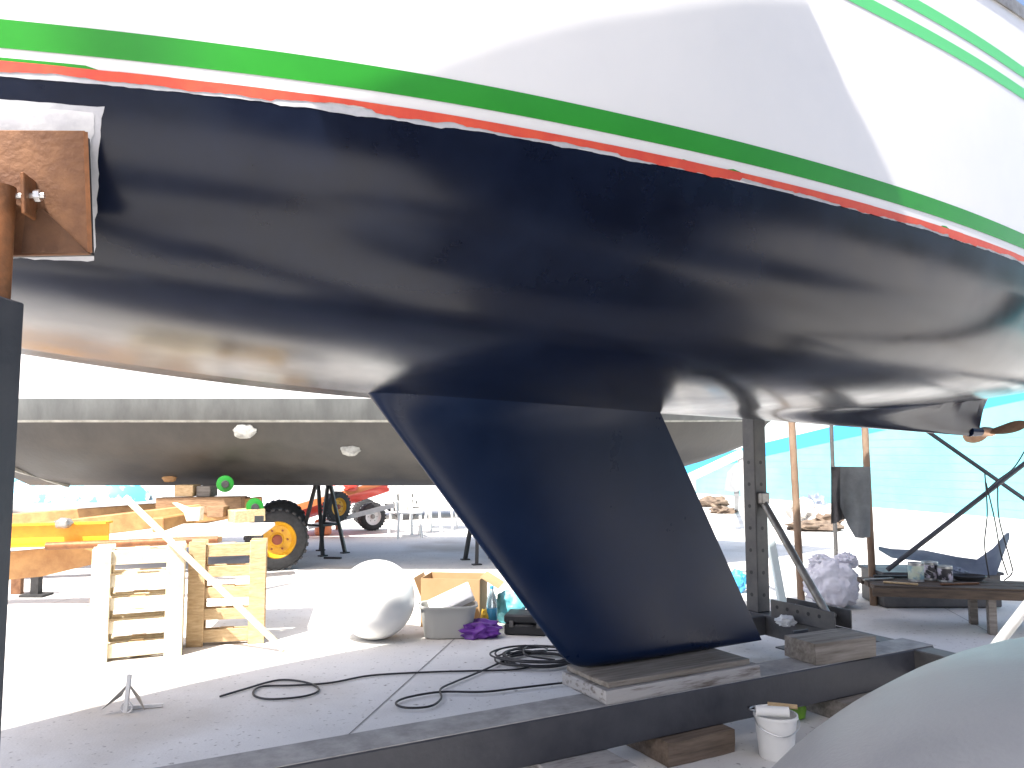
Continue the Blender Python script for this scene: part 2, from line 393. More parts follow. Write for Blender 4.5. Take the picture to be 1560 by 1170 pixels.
# shaft, hub and two bladed propeller
pc = L(3.53, 0, 1.60)
prop = part(yacht, 'propeller', lathe(new(), pc + Vector((-.03, 0, 0)), [(.0, -.06), (.028, -.055), (.036, 0), (.034, .07), (.022, .12), (0, .135)], 20, Matrix.Rotation(R(90), 4, 'Y')), 'bronze', 40)
def blade(sgn):
    bm = new(); rows = []
    for i in range(13):
        t = i / 12; r = .03 + .20 * t; cw = .062 * math.sin(math.pi * min(1, .16 + .80 * t)) ** .6 + .004; tw = R(62 - 30 * t)
        d = Vector((math.cos(R(24)) * math.cos(R(70)) * sgn * 0 + .35 * t * .2, 0, 0)); ring = []
        for k in range(12):
            a = 2 * math.pi * k / 12; x, y = cw * math.cos(a), .009 * (1.15 - t) * math.sin(a)
            lx = x * math.cos(tw) - y * math.sin(tw); ly = x * math.sin(tw) + y * math.cos(tw)
            radial = Vector((0, -math.cos(R(12)) * sgn, math.sin(R(12)) * sgn)); tang = Vector((0, math.sin(R(12)) * sgn, math.cos(R(12)) * sgn))
            ring.append(pc + Vector((.02, 0, 0)) + radial * r + tang * lx + Vector((1, 0, 0)) * ly + d)
        rows.append(ring)
    return loft(bm, rows, closed=True, caps=True)
for sg in (1, -1): part(prop, 'blade', blade(sg), 'bronze', 50)
part(yacht, 'propeller_shaft', tube(new(), L(3.36, 0, 1.60), pc, .016), 'bronze')
part(yacht, 'cutless_bearing', tube(new(), L(3.32, 0, 1.60), L(3.45, 0, 1.60), .036, .03, 16), 'keel_paint')
# rudder, deck, coachroof, toe rail
bm = new(); rows = []
for z, a, b in ((2.15, 4.35, 4.85), (1.6, 4.38, 4.84), (1.0, 4.42, 4.80), (.86, 4.47, 4.76)):
    rows.append([L(a + (b - a) * x, sd * .05 * math.sin(math.pi * min(1, x ** .6)) , z) for sd, x in ((1, 0), (1, .1), (1, .3), (1, .6), (1, 1), (-1, .6), (-1, .3), (-1, .1))])
part(yacht, 'rudder', loft(bm, rows, closed=True, caps=True), 'keel_paint', 50)
bm = new(); rows = []
for i in range(60):
    s = -5.28 + 10.27 * i / 59; bb = Bs(s) - .004; z = Zs(s)
    rows.append([L(s, bb * x, z - .012 + .05 * (1 - x * x)) for x in (-1, -.6, -.2, .2, .6, 1)])
part(yacht, 'deck', loft(bm, rows), 'white_plastic', 40)
for sd in (1, -1):
    bm = new(); rows = []
    for i in range(90):
        s = -5.2 + 10.1 * i / 89; bb = Bs(s); z = Zs(s)
        rows.append([L(s, sd * (bb - .022), z - .01), L(s, sd * (bb + .008), z - .022), L(s, sd * (bb + .008), z + .04), L(s, sd * (bb - .022), z + .04)])
    part(yacht, 'toe_rail', loft(bm, rows, closed=True, caps=True), 'galv', 40)
bm = new(); rows = []
for s, wd, h in ((-2.6, .35, .02), (-2.2, .6, .16), (-1, .85, .30), (.8, .88, .36), (1.2, .86, .36), (1.22, .86, 0)):
    z = Zs(s) + .02; rows.append([L(s, wd * x, z + h * y) for x, y in ((-1, 0), (-.93, .7), (-.75, .97), (0, 1.06), (.75, .97), (.93, .7), (1, 0))])
part(yacht, 'coachroof', loft(bm, rows), 'white_plastic', 30)

# unpainted primer left round the support pad
def patch(name, m, s0, s1, z0, z1, off, seed, jag):
    bm = new(); n = 40; k = 24; rows = []
    for i in range(n + 1):
        r = []
        for j in range(k + 1):
            u, v = i / n, j / k
            zt = z1 + jag * (rag(u * .6, seed, 7) + .7 * step(u, seed, 9)) ; zb = z0 + jag * rag(u * .6, seed + 3, 22); z = zb + (zt - zb) * v
            sr = s1 + jag * 1.6 * (rag(v * .5, seed + 5, 9) + 1.1 * step(v, seed + 1, 7)); s = s0 + (sr - s0) * u
            r.append(L(s, surf(s, z) + off, z))
        rows.append(r)
    return part(hull, name, loft(bm, rows), m, 60)
patch('primer_patch', 'primer', -2.75, -2.140, 1.955, 2.292, .0016, 2, .004)
patch('primer_patch', 'primer_white', -2.75, -2.158, 2.08, 2.278, .0030, 6, .003)

# ------------------------------------------------------------ the support stand with its rusty pad
stand = thing('support_stand', 'dark steel stand with rusty pipe and square rusty pad against the underbody', 'boat stand', W(-2.42, 1.34, 0), ANG)
def onb_plane(px, py, b):                               # pixel -> yacht coordinates on the plane b = const
    d = ray(px, py); n = Vector((UY, -UX, 0)); t = ((P0 + n * b) - CAM).dot(n) / d.dot(n); q = CAM + d * t - P0
    return Vector((q.x * UX + q.y * UY, -(q.x * UY - q.y * UX), q.z))
def YB(bm): bm.transform(Matrix.Translation(P0) @ rotz(ANG)); return bm   # yacht coordinates -> world
bp = surf(-2.16, 2.24) + .045
TR, BR = onb_plane(131, 200, bp), onb_plane(138, 388, bp)
e2 = (TR - BR); PH = e2.length; e2.normalize()
e1 = Vector((1, -(surf(-2.16, 2.2) - surf(-2.62, 2.2)) / .46, 0)).normalized(); e1 = (e1 - e2 * e1.dot(e2)).normalized()
nn = e1.cross(e2).normalized()
if nn.y > 0: nn = -nn
PM = Matrix((e1, e2, e1.cross(e2))).transposed().to_4x4()
PWD = .44
pc3 = (TR + BR) / 2 - e1 * (PWD / 2)
pad = part(stand, 'pad_plate', YB(box(new(), pc3, (PWD, PH, .012), PM, .002)), 'rust', 30, True, 'rusty square steel pad plate')
bm = new(); fr, bk_ = [], []
for u, v in ((-.49, -.48), (.49, -.48), (.49, .485), (-.49, .485)):
    q = pc3 + e1 * (PWD * u) + e2 * (PH * v) - nn * .007
    fr.append(q); q2 = L(q.x, surf(q.x, q.z) + .006, q.z); bk_.append(q - nn * min(max((q2 - q).dot(-nn), .004), .034))
loft(bm, [fr, bk_], closed=True, caps=True)
part(pad, 'rubber_facing', YB(bm), 'rubber', 30, True)
def onplate(px, py, lift):
    d = ray(px, py); d = rotz(-ANG) @ d; o = rotz(-ANG) @ (CAM - P0); t = (pc3 + nn * lift - o).dot(nn) / d.dot(nn); return o + d * t
part(pad, 'pad_shadow_plate', YB(prism(new(), [onplate(66, 318, .0065), onplate(135, 386, .0065), onplate(34, 386, .0065), onplate(40, 330, .0065)], nn * .007)), 'rust_shadow', 30, True)  # dark thin wedge standing in for the shadow on the pad plate
part(pad, 'edge_weld', YB(bar(new(), TR + nn * .004 - e2 * .004, BR + nn * .004 + e2 * .004, .010, .008)), 'rust_pipe', 30, True)
for px in (44, -30):
    c = onplate(px, 300, .04); part(pad, 'hinge_lug', YB(box(new(), c, (.009, .095, .07), PM, .002)), 'rust_pipe', 30, True)
b0, b1 = onplate(-40, 300, .045), onplate(68, 298, .045)
part(pad, 'bolt', YB(tube(tube(new(), b0, b1, .007), b0 + (b1 - b0) * .86, b0 + (b1 - b0) * .94, .014, n=6)), 'bolt', 30, True)
pw = Matrix.Translation(P0) @ rotz(ANG) @ onplate(5, 300, .055)
qx = D(38, 462, pw.y + .046)
pxx = qx.x - .046
part(stand, 'pipe', tube(new(), (pxx, pw.y, 1.30), (pxx, pw.y, onplate(5, 284, .055).z), .036, n=28), 'rust_pipe', 40, True)
part(stand, 'post', box(new(), (pxx, pw.y, (.08 + qx.z) / 2), (.092, .092, qx.z - .08), None, .004), 'steel_dark', 30, True)
part(stand, 'foot_plate', box(new(), (pxx, pw.y, .04), (.5, .5, .078), None, .004), 'steel_dark', 30, True)

# ------------------------------------------------------------ steel cradle
cradle = thing('boat_cradle', 'dark steel boat cradle of long beam, cross beam and drilled posts', 'boat cradle', W(.5, .15, 0), ANG)
def cb(name, lo, hi, m, bev=.006, parent=cradle, label=None):
    (s0, b0, z0), (s1, b1, z1) = lo, hi
    bm = box(new(), ((s0 + s1) / 2, -(b0 + b1) / 2, (z0 + z1) / 2), (s1 - s0, b1 - b0, z1 - z0), None, bev); YB(bm)
    return part(parent, name, bm, m, 30, True, label)
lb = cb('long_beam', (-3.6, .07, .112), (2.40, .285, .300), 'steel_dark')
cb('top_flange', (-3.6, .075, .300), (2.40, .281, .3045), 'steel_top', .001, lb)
xb = cb('cross_beam', (2.21, -1.35, .155), (2.36, 1.25, .298), 'steel_grey')
for sgn in (-1, 1):
    s, b = 2.28, (-1.0 if sgn < 0 else 1.30)
    post = cb('post', (s - .06, b - .06, .298), (s + .06, b + .06, 2.02 if sgn < 0 else 2.2), 'steel_grey')
    for z in np.arange(.42, 1.5, .16):
        part(post, 'pin_hole', YB(tube(new(), L(s - .0615, b, z), L(s - .03, b, z), .014, n=12)), 'black_paint', 40, True)
        part(post, 'pin_hole', YB(tube(new(), L(s, b + .03, z), L(s, b + .0612, z), .014, n=12)), 'black_paint', 40, True)
    lo = -.38 if sgn < 0 else .70
    br = part(cradle, 'brace', YB(tube(new(), L(s, b - sgn * .07, 1.10), L(s, lo, .37), .027, n=16)), 'galv' if sgn < 0 else 'white_steel', 40, True)
    part(br, 'clevis', YB(box(new(), L(s, b - sgn * .07, 1.12), (.08, .07, .08), None, .006)), 'galv', 30, True)
    part(br, 'end_bolt', YB(tube(new(), L(s - .06, lo, .37), L(s + .06, lo, .37), .02, n=8)), 'bolt', 30, True)
    if sgn < 0:
        for ds in (-.079, .079):
            col = cb('brace_bracket', (s + ds - .006, -.80, .30), (s + ds + .006, -.26, .42), 'steel_grey', .002)
            if ds < 0:
                for k in range(5):
                    bb = -.74 + .09 * k
                    part(col, 'pin_hole', YB(tube(new(), L(s - .0865, bb, .375), L(s - .080, bb, .375), .013, n=12)), 'black_paint', 40, True)
    else:
        part(cradle, 'brace_clamp', YB(box(new(), L(s, lo - .02, .335), (.13, .09, .07), None, .008)), 'white_steel', 30, True)
    part(cradle, 'head_pad', YB(box(new(), L(s, sgn * (surf(2.28, 2.16) + .05), 2.16), (.28, .03, .2), Matrix.Rotation(R(sgn * 18), 4, 'X'), .004)), 'steel_grey', 30, True)
# the angled foot under the cross beam, beside the keel
bm = new(); box(bm, L(1.63, -.02, .308), (.24, .20, .008)); part(cradle, 'foot_plate', YB(bm), 'steel_dark', 30, True)
bm = new(); prism(bm, [L(1.52, .03, .312), L(1.60, .03, .312), L(1.62, .03, .43), L(1.50, .03, .43)], (0, .012, 0)); part(cradle, 'foot_web', YB(bm), 'steel_dark', 30, True)
cb('spacer_beam', (1.3, -.98, .16), (2.208, -.86, .296), 'steel_grey')

# ------------------------------------------------------------ timber
def timber(name, s0, s1, b0, b1, z0, z1, m, label, group=None, tilt=0., rag_=.004):
    bm = new(); c = L((s0 + s1) / 2, (b0 + b1) / 2, (z0 + z1) / 2); bmesh.ops.create_cube(bm, size=1)
    bmesh.ops.subdivide_edges(bm, edges=bm.edges[:], cuts=5, use_grid_fill=True)
    sz = Vector((s1 - s0, b1 - b0, z1 - z0))
    for v in bm.verts:
        p = v.co.copy(); q = Vector((p.x * sz.x, p.y * sz.y, p.z * sz.z))
        e = sum(1 for k in range(3) if abs(abs(p[k]) - .5) < 1e-4)
        q *= 1 - (.02 if e >= 2 else 0)
        k = rag_ * (1 if e < 2 else 2.0); q += Vector((mnoise.noise(q * 9 + c), mnoise.noise(q * 9 + c * 2), 0)) * k + Vector((0, 0, mnoise.noise(q * 7 + c * 3) * k * (1 if abs(p.z) < .49 else .15)))
        v.co = q
    bm.transform(Matrix.Translation((0, 0, (z1 - z0) / 2)))
    o = single(name, bm, m, label, 'timber', (0, 0, 0), 40, group)
    o.location = (Matrix.Translation(P0) @ rotz(ANG)) @ Vector((c.x, c.y, z0)); o.rotation_euler.z = ANG + tilt
    return o
timber('timber_block', .00, .98, -.10, .285, .306, .368, 'timber_paint', 'cracked pale painted timber under the keel, resting on the long beam')
timber('timber_board', .03, .93, -.10, .262, .369, .397, 'timber_grey', 'thin weathered board between keel tip and painted timber', rag_=.003)
timber('timber_block', 1.40, 1.86, .05, .29, .306, .42, 'timber_grey', 'short weathered timber on the long beam beside the keel', tilt=R(-4))
timber('timber_block', .30, .72, .02, .36,   .001, .110, 'timber_dark', 'dark brown timber under the long beam, next to white bucket')
timber('timber_block', -.35, .02, .08, .50, .001, .110, 'timber_paint', 'pale timber lying under the long beam, away from the bucket')
timber('timber_block', 1.52, 1.95, .0, .36, .001, .110, 'timber_grey', 'grey timber under the long beam beyond the green bottle')

# ------------------------------------------------------------ bucket, brushes, bottle
bc = G(1183, 1152)
bk = thing('bucket', 'white plastic bucket below the steel beam with brushes laid across it', 'bucket', bc)
part(bk, 'pail', lathe(new(), (0, 0, .0), [(.078, 0), (.080, .004), (.098, .185), (.104, .186), (.104, .200), (.097, .200), (.093, .185), (.076, .01)], 32), 'white_plastic')
part(bk, 'handle', path(new(), [(-.104, 0, .19), (-.09, -.06, .15), (0, -.112, .125), (.09, -.06, .15), (.104, 0, .19)], .003), 'bolt')
pr = thing('paint_roller', 'paint roller with pale wooden handle lying on the bucket', 'paint roller', bc + Vector((0, 0, .203)))
part(pr, 'handle', tube(new(), (-.03, .02, .030), (.10, -.02, .032), .015, .011), 'timber_new')
part(pr, 'sleeve', tube(new(), (-.11, -.05, .026), (.04, -.075, .026), .024), 'foam')
part(pr, 'frame', path(new(), [(-.03, .02, .03), (-.09, .03, .02), (-.13, -.02, .022), (-.11, -.05, .026)], .004), 'bolt')
bs = thing('paint_brush', 'flat paint brush with dark bristles lying across the bucket rim', 'paint brush', bc + Vector((0, 0, .202)))
part(bs, 'bristles', box(new(), (-.085, .045, .008), (.055, .05, .013), rotz(.2), .003), 'black_paint')
part(bs, 'ferrule', box(new(), (-.045, .053, .008), (.03, .052, .015), rotz(.2), .002), 'bolt')
part(bs, 'handle', box(new(), (.03, .068, .010), (.13, .024, .013), rotz(.2), .005), 'timber_brown')
gb = G(1213, 1094)
bt = thing('squeeze_bottle', 'small round lime green plastic bottle on the ground under the beam', 'bottle', gb)
part(bt, 'body', lathe(new(), (0, 0, 0), [(.03, 0), (.048, .01), (.055, .05), (.048, .085), (.022, .10)], 24), 'lime_plastic')
part(bt, 'cap', lathe(new(), (0, 0, .1), [(.02, 0), (.02, .02), (.012, .026)], 16), 'green_plastic')

# ------------------------------------------------------------ grey upturned dinghy in the foreground
dc = Vector((1.4, 1.7, 0)); da = R(45)
dg = thing('upturned_dinghy', 'smooth grey upturned dinghy hull lying in shade beside the cradle', 'dinghy', dc, da)
bm = new(); rows = []
for i in range(41):
    t = -1 + 2 * i / 40; x = 1.5 * t; e = max(0, 1 - abs(t) ** 2.4); r = []
    for k in range(33):
        a = math.pi * k / 32; y = math.cos(a); z = math.sin(a)
        r.append((x, (.85 * e ** .55 + .004) * abs(y) ** .85 * (1 if y > 0 else -1), .30 + (.70 * e ** .42) * z ** .8))
    rows.append(r)
dh = part(dg, 'hull', loft(bm, rows), 'dinghy_grey', 60)
bm = new(); pts = [(1.5 * t, (.85 * max(0, 1 - abs(t) ** 2.4) ** .55 + .01) * q, .30) for q, ts in ((1, np.linspace(-1, 1, 24)), (-1, np.linspace(1, -1, 24))) for t in ts]
part(dg, 'gunwale', path(bm, pts, .025, smooth=2), 'rubber')
for x, lb_ in ((-.7, 'thick timber under the tapered end of the grey dinghy, away from the cradle'), (.7, 'thick timber under the grey dinghy end beside the cradle')):
    o = single('timber_block', box(new(), dc + rotz(da) @ Vector((x, 0, .138)), (.12, 1.0, .274), rotz(da), .006), 'timber_brown', lb_, 'timber', dc + rotz(da) @ Vector((x, 0, 0)), group='timbers under the dinghy')

# ------------------------------------------------------------ hose on the ground
def gp(pts, z=.011): return [G(x, y, z) for x, y in pts]
bm = new()
path(bm, gp([(335, 1061), (372, 1050), (425, 1036), (468, 1040), (486, 1051), (462, 1061), (410, 1065), (386, 1058), (398, 1046), (450, 1044), (505, 1040), (565, 1029), (650, 1024), (720, 1022), (785, 1020), (812, 1014)])  , .0066)
path(bm, gp([(905, 1036), (860, 1040), (790, 1048), (735, 1054), (672, 1054), (622, 1062), (603, 1071), (618, 1078), (655, 1076), (672, 1064), (671, 1050), (690, 1040), (720, 1028), (752, 1014), (775, 1003)], .017)  , .0066)
cc = G(822, 1008)
for k in range(9):
    rr = .17 + .035 * random.random() + .008 * k; ox, oy = random.uniform(-.06, .06), random.uniform(-.05, .05)
    path(bm, [cc + Vector((ox + rr * 1.25 * math.cos(a + k), oy + rr * .95 * math.sin(a + k), .011 + .006 * k + .003 * math.sin(3 * a + k))) for a in np.linspace(0, 2 * math.pi * .97, 15)]  , .0066, smooth=3)
path(bm, [cc + Vector((-.22, .1, .02)), cc + Vector((-.12, .02, .07)), cc + Vector((.02, -.04, .075)), cc + Vector((.05, .1, .07)), cc + Vector((-.08, .14, .07)), cc + Vector((-.1, -.1, .07)), cc + Vector((.1, -.15, .05))]  , .0066)
single('cable', bm, 'cable', 'black cable looped over the concrete and coiled behind the keel', 'cable', cc, 60)

# ------------------------------------------------------------ things on the ground beyond the keel
p = G(572, 973)
ball = thing('buoy', 'large round white buoy on the ground beside the cardboard box', 'buoy', p)
bm = new(); bmesh.ops.create_uvsphere(bm, u_segments=48, v_segments=32, radius=.305); bmesh.ops.translate(bm, verts=bm.verts, vec=(0, 0, .303))
part(ball, 'body', bm, 'white_plastic', 60)
part(ball, 'rope_eye', lathe(new(), (0, .29, .36), [(.05, 0), (.045, .03), (.02, .035)], 20, Matrix.Rotation(R(-80), 4, 'X')), 'white_plastic')
p = G(684, 958) + Vector((.03, .22, 0))
cbx = thing('cardboard_box', 'open brown cardboard box behind the grey tub', 'box', p, R(-8))
wd, dp, h = .50, .36, .40
for nm, c, sz in (('side_panel', (0, -dp / 2, h / 2), (wd, .006, h)), ('side_panel', (0, dp / 2, h / 2), (wd, .006, h)), ('side_panel', (-wd / 2, 0, h / 2), (.006, dp - .008, h)), ('side_panel', (wd / 2, 0, h / 2), (.006, dp - .008, h)), ('bottom_panel', (0, 0, .006), (wd - .02, dp - .02, .008))):
    part(cbx, nm, box(new(), c, sz), 'cardboard')
for sx, ang in ((-1, 68), (1, -30)):
    part(cbx, 'flap', box(new(), (sx * (wd / 2 + .09 * math.cos(R(ang))), 0, h + .09 * math.sin(R(ang)) * (-1 if sx < 0 else .6)), (.18, dp - .02, .005), Matrix.Rotation(R(ang if sx < 0 else -ang), 4, 'Y')), 'cardboard')
p = G(680, 975) + Vector((0, .14, 0))
tb = thing('plastic_tub', 'grey oblong plastic tub in front of the cardboard box', 'tub', p, R(6))
def rrect(hx, hy, r, z, n=6):
    o = []
    for cx, cy, a0 in ((hx - r, hy - r, 0), (-hx + r, hy - r, 90), (-hx + r, -hy + r, 180), (hx - r, -hy + r, 270)):
        for k in range(n + 1): a = R(a0 + 90 * k / n); o.append((cx + r * math.cos(a), cy + r * math.sin(a), z))
    return o
part(tb, 'body', loft(new(), [rrect(.17, .11, .08, 0), rrect(.185, .125, .09, .01), rrect(.222, .150, .10, .235), rrect(.236, .164, .11, .238), rrect(.236, .164, .11, .252), rrect(.214, .142, .1, .252), rrect(.18, .12, .08, .03)], closed=True, caps=True), 'tub', 35)
p2 = p + Vector((.02, .02, .13))
single('foam_sheet', box(new(), p + Vector((.02, .04, .27)), (.36, .20, .05), rotz(.1) @ Matrix.Rotation(R(-24), 4, 'Y') @ Matrix.Rotation(R(28), 4, 'X'), .006), 'foam', 'white foam sheet sticking out of the grey tub', 'foam sheet', p2)
p = G(727, 974) + Vector((0, .08, 0))
single('plastic_bag', blob(new(), p + Vector((0, 0, .055)), (.17, .11, .075), 3, .35, 2.6, 4, .25), 'purple', 'crumpled purple plastic bag beside the grey tub', 'bag', p, 50)
p = G(738, 962) + Vector((.0, .05, 0))
single('yellow_pouch', blob(new(), p + Vector((0, -.02, .08)), (.035, .03, .09), 5, .3, 2.5, 3, .2), 'label_yellow', 'small yellow pouch leaning on the purple bag', 'pouch', p, 50)
p = G(749, 960)
bo = thing('water_bottle', 'clear plastic water bottle with blue label standing by the purple bag', 'bottle', p)
part(bo, 'body', lathe(new(), (0, 0, 0), [(.035, 0), (.045, .012), (.045, .20), (.046, .21), (.035, .27), (.016, .315), (.015, .335)], 24), 'pet')
part(bo, 'label_band', lathe(new(), (0, 0, .05), [(.0455, 0), (.0462, .001), (.0462, .13), (.0455, .131)], 24), 'bottle_blue')
part(bo, 'cap', lathe(new(), (0, 0, .335), [(.017, 0), (.017, .02), (.012, .023)], 16), 'bottle_blue')
p = G(772, 952) + Vector((.02, .1, 0))
single('carrier_bag', blob(new(), p + Vector((0, 0, .12)), (.13, .10, .135), 11, .3, 2.4, 4, .15), 'cyan_bag', 'turquoise carrier bag between water bottle and black case', 'bag', p, 50)
p = G(800, 968) + Vector((.02, .1, 0))
tc_ = thing('tool_case', 'black plastic tool case lying by the keel', 'case', p, R(-10))
part(tc_, 'base', box(new(), (0, 0, .045), (.34, .24, .088), None, .012), 'black_paint')
part(tc_, 'lid', box(new(), (0, 0, .127), (.345, .245, .07), None, .015), 'black_paint')
part(tc_, 'handle', path(new(), [(-.06, -.12, .08), (-.055, -.155, .08), (.055, -.155, .08), (.06, -.12, .08)], .008), 'rubber')
for x in (-.11, .11): part(tc_, 'latch', box(new(), (x, -.127, .09), (.035, .012, .05), None, .003), 'steel_grey')

# ------------------------------------------------------------ pallets, white board, plank, small stand
def pallet(loc, rz, label, wd=.60, h=.78, m='pallet_wood'):
    t = thing('pallet', label, 'pallet', loc, rz, None); th = .145
    for x in (-wd / 2 + .06, wd / 2 - .06):
        part(t, 'edge_board', box(new(), (x, -th / 2, h / 2), (.12, .022, h), None, .003), m)
        part(t, 'edge_board', box(new(), (x, th / 2, h / 2), (.12, .022, h), None, .003), m)
    for k in range(5):
        z = .07 + (h - .14) * k / 4
        part(t, 'slat', box(new(), (random.uniform(-.004, .004), -th / 2 + .024, z), (wd - .012, .020, .095 if k in (0, 4) else .082), Matrix.Rotation(random.uniform(-.012, .012), 4, 'Y'), .003), m)
        part(t, 'slat', box(new(), (0, th / 2 - .024, z), (wd - .012, .020, .082), None, .003), m)
        for x in (-wd / 2 + .055, 0, wd / 2 - .055):
            if k in (0, 2, 4): part(t, 'block', box(new(), (x, 0, z), (.10, th - .075, .10), None, .003), 'timber_new')
    return t
pa = G(190, 1008)
pallet(pa + Vector((.02, .12, 0)), R(24), 'pale slatted pallet standing on edge in the sun, foremost of three')
pallet(pa + Vector((-.04, .29, 0)), R(24), 'pale pallet standing on edge, sandwiched behind the foremost one')
pallet(G(322, 992) + Vector((.02, .25, 0)), R(14), 'brown slatted pallet standing on edge under the white board', .56, .78, 'timber_new')
wb = G(315, 806, .815)
single('white_board', box(new(), G(315, 812, .815) + Vector((0, .3, 0)), (.78, .85, .03), rotz(R(10)), .004), 'white_plastic', 'white board laid flat over the tops of the pallets', 'board', G(315, 812, .80))
a = G(432, 990, .012); b = D(190, 757, 5.75)
single('plank', bar(new(), a, b, .03, .042, .003), 'pallet_wood', 'long pale plank leaning across the pallets', 'plank', a)
p = G(193, 1086)
an = thing('small_anchor', 'small white folding anchor lying on sunlit concrete in front of the pallets', 'anchor', p)
part(an, 'shank', box(new(), (0, 0, .105), (.026, .014, .21), Matrix.Rotation(R(4), 4, 'Y'), .003), 'white_steel')
for sx in (-1, 1):
    part(an, 'fluke', prism(new(), [(0, 0, .16), (sx * .035, -.02, .12), (sx * .12, -.05, .03), (sx * .05, .03, .08)], (0, .012, 0)), 'galv')
part(an, 'ring', path(new(), [(.03 * math.cos(t), .0, .03 + .03 * math.sin(t)) for t in np.linspace(0, 2 * math.pi, 12)], .006), 'white_steel')
part(an, 'stock', bar(new(), (-.06, .05, .012), (.16, .10, .012), .018, .018), 'white_steel')

# ------------------------------------------------------------ the other boat, on its trailer
by = 10.55
b2 = thing('motor_boat', 'white boat with weathered dark underbody and grey boot stripe on the trailer', 'boat', (-1.3, by, 0))
prof = [(.0, 1.03), (.16, 1.03), (.55, 1.14), (1.02, 1.38), (1.30, 1.62), (1.40, 1.80), (1.425, 1.826), (1.47, 2.07), (1.56, 2.6), (1.66, 3.25)]
bm = new(); rows = []; xs = [-4.95, -4.93, -4.7, -4.2, -3.2, -2.2, -1, 0, 1, 2, 2.8, 3.4, 3.8, 4.1, 4.35, 4.5, 4.62]
for x in xs:
    t = max(0, (x - 1.6) / 3.0); e = (1 - min(t, 1) ** 2.1); le = 1 if x > -4.2 else .93 + .07 * (x + 4.95) / .75
    rise = .62 * t ** 2.2; r = []
    for b, z in prof[::-1]: r.append((x + .35 * max(0, z - 1.5) * min(t, 1) - .12 * (z > 0) * 0, -b * max(e, .015) * le, max(z, z + rise * max(0, (1.9 - z)) / .87)))
    for b, z in prof[1:]: r.append((x + .35 * max(0, z - 1.5) * min(t, 1), b * max(e, .015) * le, max(z, z + rise * max(0, (1.9 - z)) / .87)))
    rows.append(r)
k = [0, 0, 1, 2, 3, 3, 3, 3, 3]
loft(bm, rows, k + k[::-1]); bm.faces.new([bm.verts.new(q) for q in rows[0]])
bm.faces.ensure_lookup_table(); bm.faces[-1].material_index = 0
h2 = part(b2, 'hull', bm, ['gelcoat', 'boot_grey', 'scum', 'old_paint'], 40)
part(b2, 'deck', prism(new(), [r[0] for r in rows] + [r[-1] for r in rows][::-1], (0, 0, .03)), 'white_plastic')
part(b2, 'keel_shoe', prism(new(), [(.35, -.16, 1.24), (.62, -.16, 1.0), (3.0, -.16, 1.0), (3.4, -.16, 1.2)], (0, .32, 0)), 'old_paint')
part(b2, 'keel_edge', prism(new(), [(.30, -.19, 1.25), (.37, -.19, 1.25), (.64, -.19, 1.0), (.57, -.19, 1.0)], (0, .38, 0)), 'ochre')
part(b2, 'transom_edge', bar(new(), (-4.97, -1.0, 1.36), (-4.45, -.16, 1.03), .09, .05), 'scum')
part(b2, 'cabin', box(new(), (-.6, 0, 3.6), (4.6, 2.0, .8), None, .15), 'gelcoat')
def onb2(px, py):                                        # point on the near side of the other boat
    for k in range(200):
        q = D(px, py, by - 1.75 + k * .01); 
        for (ba, za), (bb, zb) in zip(prof, prof[1:]):
            if min(za, zb) <= q.z <= max(za, zb) and zb != za:
                bb_ = ba + (bb - ba) * (q.z - za) / (zb - za)
                if by - q.y <= bb_: return q
    return q
for px, py, r in ((373, 655, .10), (534, 684, .085)):
    q = onb2(px, py); part(b2, 'anode', blob(new(), q, (r * 1.35, .05, r), px, .25, 2, 3), 'zinc', 50, True, 'crusted pale anode')
q = onb2(258, 727); part(b2, 'fouling_patch', blob(new(), q, (.09, .03, .06), 4, .5, 2, 3), 'ochre', 50, True)

wy = 9.9
tr = thing('boat_trailer', 'yellow and ochre boat trailer with thick black tyre and yellow rim', 'trailer', (-4.2, wy, 0))
wc = G(420, 868); wr = .375
wc = Vector((wc.x, wc.y, wr))
def wheel(parent, c, r, wdt, rz, rimm, hubm):
    M = Matrix.Translation(c) @ rotz(rz) @ Matrix.Rotation(R(90), 4, 'X')
    bm = lathe(new(), (0, 0, 0), [(r * .60, -wdt * .40), (r * .62, -wdt * .5), (r * .86, -wdt * .5), (r * .96, -wdt * .42), (r, -wdt * .28), (r, wdt * .28), (r * .96, wdt * .42), (r * .86, wdt * .5), (r * .62, wdt * .5), (r * .60, wdt * .40)], 48, cap=False); bm.transform(M)
    w_ = part(parent, 'wheel', bm, 'rubber', 40, True)
    bm = new()
    for k in range(26):
        for sd in (-1, 1):
            a = 2 * math.pi * (k + .25 * sd) / 26
            box(bm, (r * .985 * math.cos(a), r * .985 * math.sin(a), sd * wdt * .29), (r * .07, r * .12, wdt * .36), Matrix.Rotation(a, 4, 'Z'), 0)
    bm.transform(M); part(w_, 'tread', bm, 'rubber', 30, True)
    bm = lathe(new(), (0, 0, 0), [(r * .60, -.30 * wdt), (r * .62, .44 * wdt), (r * .58, .47 * wdt), (r * .53, .36 * wdt), (r * .47, .22 * wdt), (r * .24, .20 * wdt), (r * .2, .26 * wdt), (0, .26 * wdt)], 40); bm.transform(M)
    part(w_, 'rim', bm, rimm, 40, True)
    bm = lathe(new(), (0, 0, .26 * wdt), [(r * .17, 0), (r * .16, .16 * wdt), (r * .08, .22 * wdt), (0, .22 * wdt)], 20)
    for k in range(6):
        a = 2 * math.pi * k / 6; tube(bm, (r * .34 * math.cos(a), r * .34 * math.sin(a), .20 * wdt), (r * .34 * math.cos(a), r * .34 * math.sin(a), .30 * wdt), r * .035, n=6)
    bm.transform(M); part(w_, 'hub', bm, hubm, 40, True)
    return w_
wheel(tr, wc, wr, .24, R(24), 'rim_yellow', 'hub_red')
